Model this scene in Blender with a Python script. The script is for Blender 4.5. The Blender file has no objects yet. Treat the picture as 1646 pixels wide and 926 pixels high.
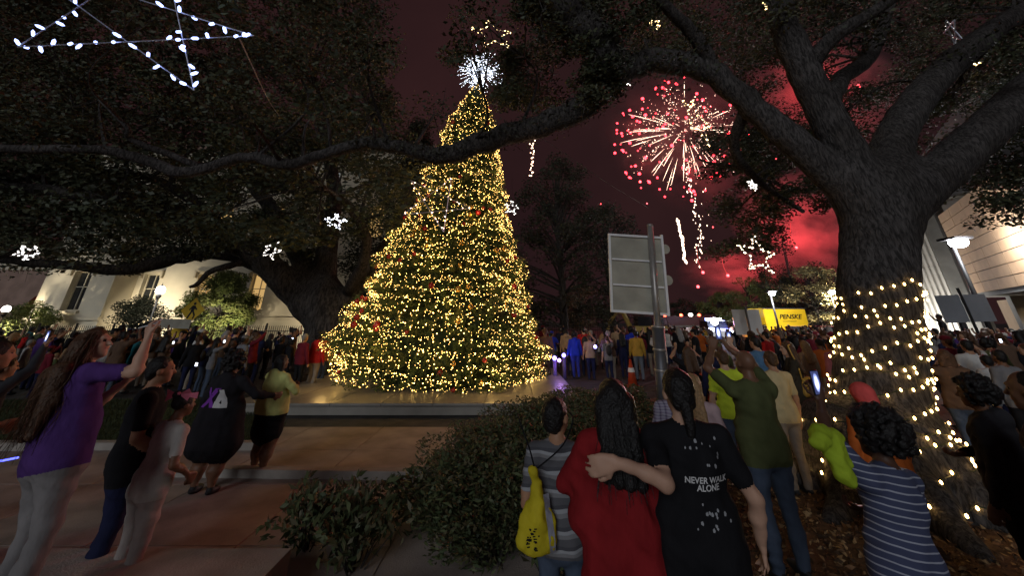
import bpy, bmesh, math, random
import numpy as np
from mathutils import Vector, Matrix
from mathutils.bvhtree import BVHTree
R = math.radians
random.seed(11)
rng = np.random.default_rng(11)
S = bpy.context.scene
COL = S.collection

# ------------------------------------------------------------------ camera, sky, fill light, exposure
F_PX, CX, CY, PITCH, EYE = 600.0, 823.0, 273.0, R(22.2), 2.05
cam_data = bpy.data.cameras.new('camera')
cam = bpy.data.objects.new('camera', cam_data); COL.objects.link(cam)
cam.location = (0, 0, EYE); cam.rotation_euler = (R(90) + PITCH, 0, 0)
cam_data.sensor_fit = 'HORIZONTAL'; cam_data.sensor_width = 36
cam_data.lens = F_PX * 36 / 1646; cam_data.shift_y = -(463 - CY) / 1646
cam_data.clip_start = 0.05; cam_data.clip_end = 2000
S.camera = cam

world = bpy.data.worlds.new('World'); S.world = world; world.use_nodes = True
wn, wl = world.node_tree.nodes, world.node_tree.links
wn.clear()
w_out = wn.new('ShaderNodeOutputWorld'); w_add = wn.new('ShaderNodeAddShader')
w_sky = wn.new('ShaderNodeTexSky'); w_sky.sky_type = 'NISHITA'; w_sky.sun_disc = False
w_sky.sun_elevation = R(-6); w_sky.sun_rotation = R(200)
w_b1 = wn.new('ShaderNodeBackground'); w_b1.inputs['Strength'].default_value = 0.05
w_b2 = wn.new('ShaderNodeBackground'); w_b2.inputs['Strength'].default_value = 1.0
w_noise = wn.new('ShaderNodeTexNoise'); w_noise.inputs['Scale'].default_value = 2.2; w_noise.inputs['Detail'].default_value = 6
w_ramp = wn.new('ShaderNodeValToRGB')
w_ramp.color_ramp.elements[0].position = 0.35; w_ramp.color_ramp.elements[0].color = (0.017, 0.0075, 0.0085, 1)
w_ramp.color_ramp.elements[1].position = 0.75; w_ramp.color_ramp.elements[1].color = (0.032, 0.0125, 0.013, 1)
w_tc = wn.new('ShaderNodeTexCoord')
wl.new(w_tc.outputs['Generated'], w_noise.inputs['Vector']); wl.new(w_noise.outputs['Fac'], w_ramp.inputs['Fac'])
wl.new(w_ramp.outputs['Color'], w_b2.inputs['Color']); wl.new(w_sky.outputs['Color'], w_b1.inputs['Color'])
wl.new(w_b1.outputs[0], w_add.inputs[0]); wl.new(w_b2.outputs[0], w_add.inputs[1]); wl.new(w_add.outputs[0], w_out.inputs['Surface'])

sun_d = bpy.data.lights.new('night_glow', 'SUN'); sun_d.energy = 0.78; sun_d.angle = R(25); sun_d.color = (0.88, 0.94, 1.0)
sun = bpy.data.objects.new('night_glow', sun_d); COL.objects.link(sun)
sun.rotation_euler = Vector((0.28, 0.93, -0.30)).to_track_quat('-Z', 'Y').to_euler()

S.view_settings.view_transform = 'Standard'; S.view_settings.look = 'None'
S.view_settings.exposure = 0.0; S.view_settings.gamma = 1.0; S.view_settings.use_curve_mapping = False
S.render.engine = 'CYCLES'
S.cycles.use_denoising = True
S.cycles.max_bounces = 5; S.cycles.diffuse_bounces = 2; S.cycles.glossy_bounces = 2; S.cycles.transparent_max_bounces = 6
S.cycles.volume_bounces = 0; S.cycles.volume_step_rate = 2.0
S.cycles.sample_clamp_indirect = 2.0; S.cycles.caustics_reflective = False; S.cycles.caustics_refractive = False

# ------------------------------------------------------------------ helpers
_c, _s = math.cos(PITCH), math.sin(PITCH)
def ray(px, py):
    u, v = (px - CX) / F_PX, -(py - CY) / F_PX
    return np.array([u, _c - v * _s, _s + v * _c])
def at(px, py, Y):                      # the point of the place at depth Y that the photograph shows there
    d = ray(px, py); return np.array([0, 0, EYE]) + d * (Y / d[1])
def on_ground(px, py, z=0.0):
    d = ray(px, py); return np.array([0, 0, EYE]) + d * ((z - EYE) / d[2])
def project(P):
    P = np.asarray(P, float); q = P - np.array([0, 0, EYE])
    dd = q[..., 1] * _c + q[..., 2] * _s; v = -q[..., 1] * _s + q[..., 2] * _c
    dd = np.where(dd < 0.05, 0.05, dd)
    return CX + F_PX * q[..., 0] / dd, CY - F_PX * v / dd

_mats = {}
def mat(name, col=(.5, .5, .5), rough=.8, var=.15, vscale=8., bump=0., bscale=40., metal=0., emit=None, estr=0., spec=.3, trans=0., coords='Object', stretch=None, sample=True):
    if name in _mats: return _mats[name]
    m = bpy.data.materials.new(name); m.use_nodes = True
    nt = m.node_tree; n = nt.nodes; l = nt.links; b = n['Principled BSDF']
    b.inputs['Roughness'].default_value = rough; b.inputs['Metallic'].default_value = metal
    b.inputs['Specular IOR Level'].default_value = spec
    tc = n.new('ShaderNodeTexCoord'); src = tc.outputs[coords]
    if stretch:
        mp = n.new('ShaderNodeMapping'); mp.inputs['Scale'].default_value = stretch
        l.new(src, mp.inputs['Vector']); src = mp.outputs['Vector']
    if var > 0:
        no = n.new('ShaderNodeTexNoise'); no.inputs['Scale'].default_value = vscale; no.inputs['Detail'].default_value = 5
        rp = n.new('ShaderNodeValToRGB'); l.new(src, no.inputs['Vector']); l.new(no.outputs['Fac'], rp.inputs['Fac'])
        e = rp.color_ramp.elements; e[0].position = .3; e[1].position = .7
        e[0].color = tuple(max(0, c * (1 - var)) for c in col) + (1,); e[1].color = tuple(min(1, c * (1 + var)) for c in col) + (1,)
        l.new(rp.outputs['Color'], b.inputs['Base Color'])
    else: b.inputs['Base Color'].default_value = tuple(col) + (1,)
    if bump > 0:
        nb = n.new('ShaderNodeTexNoise'); nb.inputs['Scale'].default_value = bscale; nb.inputs['Detail'].default_value = 6
        bp = n.new('ShaderNodeBump'); bp.inputs['Strength'].default_value = bump; bp.inputs['Distance'].default_value = .02
        l.new(src, nb.inputs['Vector']); l.new(nb.outputs['Fac'], bp.inputs['Height']); l.new(bp.outputs['Normal'], b.inputs['Normal'])
    if emit:
        b.inputs['Emission Color'].default_value = tuple(emit) + (1,); b.inputs['Emission Strength'].default_value = estr
        if not sample: m.cycles.emission_sampling = 'NONE'
    if trans: b.inputs['Transmission Weight'].default_value = trans
    _mats[name] = m; return m

def tag(o, label=None, cat=None, group=None, kind=None):
    if label: o['label'] = label
    if cat: o['category'] = cat
    if group: o['group'] = group
    if kind: o['kind'] = kind
    return o
def empty(name, loc=(0, 0, 0), rot=(0, 0, 0), label=None, cat=None, group=None):
    o = bpy.data.objects.new(name, None); COL.objects.link(o); o.location = loc; o.rotation_euler = rot
    return tag(o, label, cat, group)
def link(name, me, parent=None, loc=(0, 0, 0), rot=(0, 0, 0), scale=(1, 1, 1)):
    o = bpy.data.objects.new(name, me); COL.objects.link(o); o.parent = parent
    o.location = loc; o.rotation_euler = rot; o.scale = scale
    return o

class MB:
    """collects shapes into ONE mesh"""
    def __init__(s): s.v, s.f, s.m, s.n = [], [], [], 0
    def add(s, verts, faces, mi=0):
        verts = np.asarray(verts, float).reshape(-1, 3)
        s.v.append(verts)
        for f in faces: s.f.append(tuple(int(i) + s.n for i in f)); s.m.append(mi)
        s.n += len(verts); return s
    def box(s, c, d, mi=0, rz=0., M=None):
        x, y, z = (k / 2 for k in d)
        V = np.array([(a * x, b * y, e * z) for a in (-1, 1) for b in (-1, 1) for e in (-1, 1)])
        if rz: V = V @ np.array([[math.cos(rz), math.sin(rz), 0], [-math.sin(rz), math.cos(rz), 0], [0, 0, 1]])
        if M is not None: V = V @ np.array(M.to_3x3()).T
        return s.add(V + np.array(c), [(0, 1, 3, 2), (4, 6, 7, 5), (0, 4, 5, 1), (2, 3, 7, 6), (0, 2, 6, 4), (1, 5, 7, 3)], mi)
    def tube(s, pts, rad, n=8, mi=0, cap=True, jitter=0.):
        P = np.asarray(pts, float); k = len(P)
        rad = np.full(k, rad) if np.isscalar(rad) else np.asarray(rad, float)
        T = np.gradient(P, axis=0); T /= np.linalg.norm(T, axis=1)[:, None] + 1e-12
        up = np.array([0, 0, 1.]) if abs(T[0][2]) < .9 else np.array([1., 0, 0])
        u = np.cross(up, T[0]); u /= np.linalg.norm(u)
        A = np.linspace(0, 2 * math.pi, n, endpoint=False); out = []
        for i in range(k):
            u = u - T[i] * (u @ T[i]); u /= np.linalg.norm(u) + 1e-12; w = np.cross(T[i], u)
            rr = rad[i] * (1 + jitter * rng.uniform(-1, 1, n)) if jitter else rad[i]
            out.append(P[i] + (np.cos(A) * rr)[:, None] * u + (np.sin(A) * rr)[:, None] * w)
        fs = [(i * n + j, i * n + (j + 1) % n, (i + 1) * n + (j + 1) % n, (i + 1) * n + j) for i in range(k - 1) for j in range(n)]
        if cap: fs += [tuple(range(n - 1, -1, -1)), tuple((k - 1) * n + j for j in range(n))]
        return s.add(np.concatenate(out), fs, mi)
    def ball(s, c, r, n=8, mi=0):
        r = np.array([r] * 3 if np.isscalar(r) else r, float); V = [(0, 0, -1)]; rings = max(3, n // 2)
        for i in range(1, rings):
            a = -math.pi / 2 + math.pi * i / rings
            V += [(math.cos(a) * math.cos(2 * math.pi * j / n), math.cos(a) * math.sin(2 * math.pi * j / n), math.sin(a)) for j in range(n)]
        V.append((0, 0, 1)); fs = []; q = len(V) - 1
        for j in range(n):
            fs.append((0, 1 + (j + 1) % n, 1 + j)); b = 1 + (rings - 2) * n; fs.append((b + j, b + (j + 1) % n, q))
        for i in range(rings - 2):
            for j in range(n): a = 1 + i * n; fs.append((a + j, a + (j + 1) % n, a + n + (j + 1) % n, a + n + j))
        return s.add(np.array(V) * r + np.array(c), fs, mi)
    def prism(s, poly, y0, y1, mi=0):               # polygon in x,z pushed along y
        n = len(poly); V = [(x, y0, z) for x, z in poly] + [(x, y1, z) for x, z in poly]
        return s.add(V, [tuple(range(n)), tuple(range(2 * n - 1, n - 1, -1))] + [(i, i + n, (i + 1) % n + n, (i + 1) % n) for i in range(n)], mi)
    def mesh(s, name, mats, smooth=False):
        me = bpy.data.meshes.new(name)
        me.from_pydata(np.concatenate(s.v).tolist() if s.v else [], [], s.f)
        for m in (mats if isinstance(mats, (list, tuple)) else [mats]): me.materials.append(m)
        if any(s.m): me.polygons.foreach_set('material_index', s.m)
        if smooth: me.polygons.foreach_set('use_smooth', [True] * len(me.polygons))
        me.update(); return me
    def build(s, name, mats, parent=None, smooth=False, **k): return link(name, s.mesh(name, mats, smooth), parent, **k)

def big_mesh(name, V, Fq, mats, mi=None, smooth=False):   # numpy quads (or triangles) straight into a mesh
    V = np.ascontiguousarray(V, np.float32); Fq = np.ascontiguousarray(Fq, np.int32); k = Fq.shape[1]
    me = bpy.data.meshes.new(name); me.vertices.add(len(V)); me.vertices.foreach_set('co', V.ravel())
    me.loops.add(Fq.size); me.loops.foreach_set('vertex_index', Fq.ravel())
    me.polygons.add(len(Fq)); me.polygons.foreach_set('loop_start', np.arange(0, Fq.size, k, dtype=np.int32))
    me.polygons.foreach_set('loop_total', np.full(len(Fq), k, np.int32))
    for m in (mats if isinstance(mats, (list, tuple)) else [mats]): me.materials.append(m)
    if mi is not None: me.polygons.foreach_set('material_index', np.ascontiguousarray(mi, np.int32))
    if smooth: me.polygons.foreach_set('use_smooth', np.ones(len(Fq), bool))
    me.update(calc_edges=True); return me

def leaves(C, size, aspect=.5, updown=.4, dirs=None, bend=.12):
    """one kite-shaped leaf per centre: quads"""
    n = len(C); size = np.broadcast_to(size, (n,))[:, None]
    d = rng.normal(size=(n, 3)) if dirs is None else dirs + rng.normal(size=(n, 3)) * .35
    d[:, 2] *= updown if dirs is None else 1; d /= np.linalg.norm(d, axis=1)[:, None]
    r = rng.normal(size=(n, 3)); w = np.cross(d, r); w /= np.linalg.norm(w, axis=1)[:, None]; nn = np.cross(d, w)
    a = C - d * size * .5; b = C + w * size * aspect * .5 + nn * size * bend; c = C + d * size * .5; e = C - w * size * aspect * .5 + nn * size * bend
    V = np.stack([a, b, c, e], 1).reshape(-1, 3)
    return V, np.arange(4 * n).reshape(n, 4)

def smooth_path(P, m=6):
    P = np.asarray(P, float); Q = np.vstack([2 * P[0] - P[1], P, 2 * P[-1] - P[-2]]); out = []
    for i in range(1, len(Q) - 2):
        for t in np.linspace(0, 1, m, endpoint=False):
            out.append(.5 * ((2 * Q[i]) + (-Q[i-1] + Q[i+1]) * t + (2*Q[i-1] - 5*Q[i] + 4*Q[i+1] - Q[i+2]) * t*t + (-Q[i-1] + 3*Q[i] - 3*Q[i+1] + Q[i+2]) * t**3))
    out.append(P[-1]); return np.array(out)

def text_mesh(body, size, shear=0., extrude=0.0, bold=0.):
    cu = bpy.data.curves.new('lettering', 'FONT'); cu.body = body; cu.size = size; cu.shear = shear; cu.extrude = extrude; cu.offset = bold
    cu.align_x = 'CENTER'; cu.align_y = 'CENTER'; cu.space_line = .85
    o = bpy.data.objects.new('lettering', cu); COL.objects.link(o)
    me = bpy.data.meshes.new_from_object(o.evaluated_get(bpy.context.evaluated_depsgraph_get()))
    bpy.data.objects.remove(o); return me

def icosa(name, m, r=1.):
    mb = MB(); mb.ball((0, 0, 0), r, 6); return mb.mesh(name, m, True)
def point_light(name, loc, energy, col, radius=.1, parent=None):
    d = bpy.data.lights.new(name, 'POINT'); d.energy = energy; d.color = col; d.shadow_soft_size = radius
    o = bpy.data.objects.new(name, d); COL.objects.link(o); o.location = loc; o.parent = parent; return o
def spot_light(name, loc, target, energy, col, angle=90, blend=.6, radius=.12, parent=None):
    d = bpy.data.lights.new(name, 'SPOT'); d.energy = energy; d.color = col; d.spot_size = R(angle); d.spot_blend = blend; d.shadow_soft_size = radius
    o = bpy.data.objects.new(name, d); COL.objects.link(o); o.location = loc; o.parent = parent
    o.rotation_euler = (Vector(target) - Vector(loc)).to_track_quat('-Z', 'Y').to_euler(); return o
# ================================================================== SETTING: ground, paving, kerbs, beds
M_ASPH = mat('asphalt', (.055, .052, .05), .85, .3, 3, .4, 90)
M_CONC = mat('concrete_paving', (.31, .25, .22), .72, .34, 1.7, .35, 60)
M_KERB = mat('concrete_kerb', (.30, .27, .24), .8, .2, 4, .3, 60)
M_GRASS0 = mat('lawn_soil', (.035, .045, .02), .95, .4, 6, .6, 50)
M_MULCH = mat('mulch_soil', (.10, .055, .03), .95, .45, 9, .8, 40)
M_STONE = mat('plinth_stone', (.24, .22, .19), .35, .12, 3, .1, 60, spec=.5)
def sheet(name, poly, z, m, sub=None):
    mb = MB(); mb.add([(x, y, z) for x, y in poly], [tuple(range(len(poly)))]); return tag(mb.build(name, m), kind='structure')
sheet('ground', [(-600, -60), (600, -60), (600, 900), (-600, 900)], -.02, M_ASPH)
sheet('pavement', [(-14, -4), (1.2, -4), (1.2, 3.9), (-.2, 7.0), (-.3, 9.2), (-14, 9.2)], .0, M_CONC)
# joints of the paving: slabs as real pieces a few mm proud
slab_me = {}
pav = bpy.data.objects['pavement']
def slabs(x0, x1, y0, y1, w, d, keep):
    k = (w, d)
    if k not in slab_me:
        mb = MB(); mb.box((0, 0, 0), (w - .014, d - .014, .012)); slab_me[k] = mb.mesh('slab', M_CONC)
    nx, ny = int((x1 - x0) / w), int((y1 - y0) / d)
    for i in range(nx):
        for j in range(ny):
            c = (x0 + (i + .5) * w, y0 + (j + .5) * d)
            if keep(*c): link('slab', slab_me[k], pav, (c[0], c[1], .002 + random.uniform(0, .002)))
slabs(-7.2, .6, 3.3, 9.3, 1.5, 1.5, lambda x, y: not (x > -1.1 and y > 3.5))
sheet('mulch_bed', [(-.2, 7.0), (1.2, 3.9), (1.2, -4), (12, -4), (12, 12.5), (-.3, 12.5), (-.3, 9.2)], .004, M_MULCH)
sheet('lawn', [(-16, 7.9), (-4.55, 7.9), (-5.6, 10.6), (-8.6, 12.2), (-16, 12.2)], .012, M_GRASS0)
sheet('plaza', [(-34, 12.4), (34, 12.4), (34, 30), (-34, 30)], -.012, M_ASPH)
mb = MB()
mb.box((-9.9, 7.82, .05), (11.2, .16, .14)); mb.build('kerb', M_KERB)['kind'] = 'structure'
mb = MB(); mb.box((-2.6, 6.55, .045), (4.6, .16, .13), rz=R(-2)); mb.build('kerb', M_KERB)['kind'] = 'structure'
# grass blades on the lawn
n = 26000
gx = rng.uniform(-14, -4.8, n); gy = rng.uniform(7.95, 12.1, n)
ok = ~((gx > -5.6) & (gy > 9.4)) & ~((gx > -7.0) & (gy > 10.8)); gx, gy = gx[ok], gy[ok]; n = len(gx)
C = np.stack([gx, gy, np.full(n, .05)], 1); d = np.tile([0, 0, 1.], (n, 1))
V, Fq = leaves(C, rng.uniform(.07, .13, n), .12, dirs=d)
g = link('grass', big_mesh('grass', V, Fq, mat('grass_blade', (.04, .05, .02), .8, .3, 3)))
tag(g, 'short dark grass of the lawn strip on the left', 'grass', kind='stuff')
# wood chips and fallen leaves on the mulch
n = 26000
C = np.stack([rng.uniform(.4, 8, n), rng.uniform(2.5, 12, n), rng.uniform(.01, .03, n)], 1)
dd = rng.normal(size=(n, 3)); dd[:, 2] *= .25
V, Fq = leaves(C, rng.uniform(.03, .09, n), .45, dirs=dd)
g = link('wood_chips', big_mesh('wood_chips', V, Fq, [mat('chip_brown', (.17, .09, .045), .9, .5, 30), mat('chip_tan', (.30, .19, .09), .9, .4, 30), mat('chip_dark', (.06, .035, .02), .9, .4, 30)], rng.integers(0, 3, n)))
tag(g, 'brown wood chips and dry leaves scattered under the oak', 'wood chips', kind='stuff')

# low terrace that the nearest spectators on the left stand on
mb = MB(); mb.box((-3.35, 3.35, .145), (3.0, 1.5, .29)); o = mb.build('terrace', M_CONC); o['kind'] = 'structure'

# plinth under the decorated tree
pl = empty('stone_plinth', (-2.5, 14.4, 0), label='low pale stone platform under the decorated conifer', cat='platform')
mb = MB(); mb.box((0, 0, .105), (8.4, 8.0, .21)); mb.build('base_block', M_STONE, pl)
for i in range(7):
    mb = MB(); mb.box((-4.27 + 1.22 * (i + .5), -3.45, .235), (1.205, 1.3, .05)); mb.build('coping_slab', M_STONE, pl)
for i in range(7):
    for j in range(4):
        mb = MB(); mb.box((-4.27 + 1.22 * (i + .5), -2.06 + 1.5 * (j + .0) + .0, .233), (1.2, 1.47, .046)); mb.build('paving_slab', M_STONE, pl)

# ================================================================== FENCES
M_IRON = mat('black_iron', (.012, .012, .013), .5, .1, 5)
def fence(p0, p1, h, label):
    p0, p1 = np.array(p0, float), np.array(p1, float); L = np.linalg.norm(p1 - p0); a = math.atan2(p1[1] - p0[1], p1[0] - p0[0])
    e = empty('iron_fence', (p0[0], p0[1], 0), (0, 0, a), label, 'fence')
    mb = MB(); n = int(L / .14)
    for i in range(n):
        x = (i + .5) * L / n; mb.box((x, 0, h / 2), (.022, .022, h)); mb.add([(x - .03, 0, h), (x, -.02, h), (x + .03, 0, h), (x, .02, h), (x, 0, h + .12)], [(0, 1, 4), (1, 2, 4), (2, 3, 4), (3, 0, 4)])
    mb.build('pickets', M_IRON, e)['kind'] = 'stuff'
    for z in (.2, h - .25):
        mb = MB(); mb.box((L / 2, 0, z), (L, .04, .05)); mb.build('rail', M_IRON, e)
    pm = None
    for i in range(int(L / 2.6) + 1):
        if pm is None:
            q = MB(); q.box((0, 0, h / 2 + .06), (.08, .08, h + .12)); q.ball((0, 0, h + .17), .07, 8); pm = q.mesh('post', M_IRON)
        link('post', pm, e, (min(i * 2.6, L), 0, 0))
fence((-42, 27.5), (-5.5, 26), 1.75, 'black spear-topped iron fence in front of the pale building')
fence((.9, 27), (7.6, 27), 1.8, 'black iron fence behind the crowd right of the decorated conifer')

# ================================================================== BUILDINGS
M_CREAM = mat('cream_stucco', (.66, .60, .47), .8, .08, .8, .12, 30)
M_CREAM2 = mat('cream_trim', (.58, .52, .40), .8, .1, 2)
M_BRICKY = mat('dim_stucco', (.30, .20, .16), .85, .2, 1.2, .2, 20)
M_GLASSD = mat('dark_glass', (.02, .022, .025), .08, 0, spec=.6)
M_GLASSW = mat('warm_window', (.3, .22, .1), .3, .3, 1.5, emit=(1.0, .62, .22), estr=.55)
def wall(name, x0, x1, y, z0, z1, th, openings, m, parent):
    """a wall slab in x,z whose openings (x0,x1,z0,z1) are real holes"""
    xs = sorted({x0, x1, *[o[0] for o in openings], *[o[1] for o in openings]}); zs = sorted({z0, z1, *[o[2] for o in openings], *[o[3] for o in openings]})
    mb = MB()
    for a, b in zip(xs, xs[1:]):
        run = None
        for c, d in zip(zs, zs[1:]):
            hole = any(o[0] <= a and b <= o[1] and o[2] <= c and d <= o[3] for o in openings)
            if hole:
                if run: mb.box(((a + b) / 2, y + th / 2, sum(run) / 2), (b - a, th, run[1] - run[0])); run = None
            else: run = (run[0], d) if run else (c, d)
        if run: mb.box(((a + b) / 2, y + th / 2, sum(run) / 2), (b - a, th, run[1] - run[0]))
    return mb.build(name, m, parent)
def window(e, x0, x1, z0, z1, y, glass, hood=True, bars=1):
    w = MB(); f = .09
    cx, cz, W_, H_ = (x0 + x1) / 2, (z0 + z1) / 2, x1 - x0, z1 - z0
    for (c, d) in (((x0 + f / 2, y + .42, cz), (f, .1, H_)), ((x1 - f / 2, y + .42, cz), (f, .1, H_)), ((cx, y + .42, z0 + f / 2), (W_ - 2 * f, .1, f)), ((cx, y + .42, z1 - f / 2), (W_ - 2 * f, .1, f))): w.box(c, d)
    for i in range(bars): w.box((x0 + W_ * (i + 1) / (bars + 1), y + .42, cz), (.06, .09, H_ - 2 * f))
    w.box((cx, y + .418, cz + H_ * .1), (W_ - 2 * f, .08, .06))
    fr = w.build('window', M_CREAM2, e)
    p = MB(); p.box((cx, y + .46, cz), (W_ - .02, .02, H_ - .02)); p.build('pane', glass, fr)
    s_ = MB(); s_.box((cx, y - .06, z0 - .09), (W_ + .3, .32, .16)); s_.build('sill', M_CREAM2, fr)
    if hood:
        h = MB(); h.box((cx, y - .1, z1 + .22), (W_ + .55, .3, .16)); h.box((x0 - .2, y - .08, z1 - .12), (.16, .26, .5)); h.box((x1 + .2, y - .08, z1 - .12), (.16, .26, .5)); h.build('hood_mould', M_CREAM2, fr)
b = empty('stucco_building', (0, 0, 0), label='pale floodlit stucco building with hooded windows behind the left oak', cat='building')
YA, YB = 32.0, 34.0
xa0, xa1 = at(40, 520, YA)[0], at(156, 520, YA)[0]
xw = at(122, 470, YA)[0]
oa = [(xw - .75, xw + .75, 2.9, 6.0)]
wall('pavilion_wall', xa0, xa1, YA, 0, 17, .5, oa, M_CREAM, b)
for o_ in oa: window(b, *o_, YA, M_GLASSD)
mb = MB(); mb.box((xa1 - .25, YA + 1.25, 8.5), (.5, 1.49, 17)); mb.build('pavilion_return', M_CREAM, b)
mb = MB(); mb.box((xa0 + .25, YA + 2.5, 8.5), (.5, 3.99, 17)); mb.build('pavilion_return', M_CREAM, b)
mb = MB(); mb.box(((xa0 + xa1) / 2, YA - .1, 2.3), (xa1 - xa0 + .3, .25, .25)); mb.build('string_course', M_CREAM2, b)
mb = MB(); mb.box(((xa0 + xa1) / 2, YA - .12, 7.6), (xa1 - xa0 + .3, .3, .3)); mb.build('string_course', M_CREAM2, b)
xb1 = -5.0; ob = []
for k in range(6):
    x = at(236, 470, YB)[0] + k * 4.75
    if x + 1 < xb1:
        ob.append((x - .7, x + .7, 2.9, 6.0)); ob.append((x - .7, x + .7, 9.2, 12.2)); ob.append((x - .6, x + .6, 13.9, 16.0))
wall('main_wall', xa1 + .003, xb1, YB, 0, 18, .5, ob, M_CREAM, b)
for k, o_ in enumerate(ob): window(b, *o_, YB, M_GLASSW if k in (3, 4, 6, 10, 13, 7) else M_GLASSD)
mb = MB(); mb.box(((xa1 + xb1) / 2, YB - .1, 2.3), (xb1 - xa1, .2, .25)); mb.build('string_course', M_CREAM2, b)
mb = MB(); mb.box(((xa1 + xb1) / 2, YB - .15, 7.7), (xb1 - xa1, .35, .35)); mb.build('string_course', M_CREAM2, b)
mb = MB(); mb.box(((xa0 + xb1) / 2, YB + 5, 18.2), (xb1 - xa0 + .6, 11, .5)); mb.build('roof', M_BRICKY, b)
# arched porch at the far left
px1, px0 = xa0 - .01, xa0 - 14
mb = MB(); ac, ar = xa0 - 3.0, 1.7
pts = [(px0, 0), (ac - ar, 0), (ac - ar, 2.6)] + [(ac - ar * math.cos(t), 2.6 + 2.0 * math.sin(t)) for t in np.linspace(.15, math.pi - .15, 12)] + [(ac + ar, 2.6), (ac + ar, 0), (px1, 0), (px1, 8), (px0, 8)]
mb.prism(pts, 35.2, 35.8); mb.build('porch_wall', M_BRICKY, b)
mb = MB(); mb.box(((px0 + px1) / 2, 38.5, 4), (14, .3, 8)); mb.build('porch_back', mat('porch_dark', (.06, .05, .045), .9), b)
dm = MB(); dm.box((0, 0, 0), (.3, .35, .3)); dme = dm.mesh('dentil', M_CREAM2)
for i in range(24): link('dentil', dme, b, (px1 - .3 - i * .55, 35.1, 6.6))
mb = MB(); mb.box(((px0 + px1) / 2, 35.1, 7.0), (14, .5, .3)); mb.build('cornice', M_CREAM2, b)
# floodlights standing on the lawn in front of it
def floodlight(x, y, tx, ty, tz, e_, label, visible=True):
    f = empty('floodlight', (x, y, 0), label=label, cat='floodlight', group='floodlights along the pale building')
    q = MB(); q.box((0, 0, .2), (.06, .06, .4)); q.build('stake', M_IRON, f)
    q = MB(); q.box((0, 0, .5), (.42, .22, .3), M=Matrix.Rotation(R(35), 3, 'X')); q.build('housing', M_IRON, f)
    q = MB(); q.box((0, .1, .62), (.34, .03, .22), M=Matrix.Rotation(R(35), 3, 'X')); q.build('lens', mat('flood_lens', (1, 1, 1), .3, 0, emit=(1, .93, .72), estr=6), f)
    spot_light('flood_beam', (x, y + .25, .8), (tx, ty, tz), e_, (1, .86, .62), 84, .9, .15)
floodlight(xa0 + 1.2, 28.6, xa0 + 2.2, YA, 2.6, 4200, 'ground floodlight before the pavilion, left of the lamp post')
floodlight(xa1 + 1.5, 29.2, xa1 + 2.5, YB, 2.4, 3400, 'ground floodlight just right of the pavilion corner')
floodlight(at(362, 512, 26.3)[0], 26.3, at(350, 500, 29.2)[0], 29.2, 2.4, 2400, 'ground floodlight behind the small lit tree')
floodlight(at(478, 518, 29.5)[0], 29.5, at(500, 500, YB)[0], YB, 2.2, 700, 'ground floodlight beside the left oak trunk')

# modern building on the right
b = empty('modern_building', (0, 0, 0), label='modern building with ribbed metal wall and tan stone panels on the right', cat='building')
M_RIB = mat('ribbed_metal', (.62, .60, .56), .45, .06, 2, spec=.5)
M_TAN = mat('tan_stone_panel', (.42, .27, .155), .7, .12, 1.5, .1, 30)
M_GREYC = mat('grey_concrete', (.20, .20, .19), .85, .15, 1.5, .2, 30)
P1, P2 = np.array(at(1562, 475, 22)), np.array(at(1720, 465, 14))
def seg_frame(A, B):
    v = B - A; L = math.hypot(v[0], v[1]); return math.atan2(v[1], v[0]), L
ang, L = seg_frame(P1, P2)
st = bpy.data.objects.new('stone_front', None); COL.objects.link(st); st.parent = b; st.location = (P1[0], P1[1], 0); st.rotation_euler = (0, 0, ang)
mb = MB(); mb.box((L / 2, 1.6, 5.75), (L, 3.0, 4.5)); mb.build('backing', M_GREYC, st)
nrow, ncol = 9, 5
for j in range(nrow):
    for i in range(ncol):
        mb = MB(); w_ = L / ncol; hgt = 4.5 / nrow
        mb.box((w_ * (i + .5), .07 + random.uniform(0, .012), 3.5 + hgt * (j + .5)), (w_ - .03, .06, hgt - .035)); mb.build('stone_panel', M_TAN, st)
mb = MB(); mb.box((L / 2, 1.7, 3.4), (L, 3.1, .18)); mb.build('soffit', M_GREYC, st)
mb = MB(); mb.box((L / 2 - 3, 2.6, 1.66), (L + 6, .3, 3.32)); mb.build('recessed_wall', mat('tan_wall', (.42, .33, .23), .8, .15, 1), st)
for x in (1.2, 4.4, 7.6):
    mb = MB(); mb.box((x, 1.2, 1.65), (.55, .55, 3.3)); mb.build('column', M_GREYC, st)
mb = MB(); mb.box((L / 2 - 1, 3.5, 9.6), (L + 9, 9, 1.2)); mb.build('roof_slab', M_GREYC, st)
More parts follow.
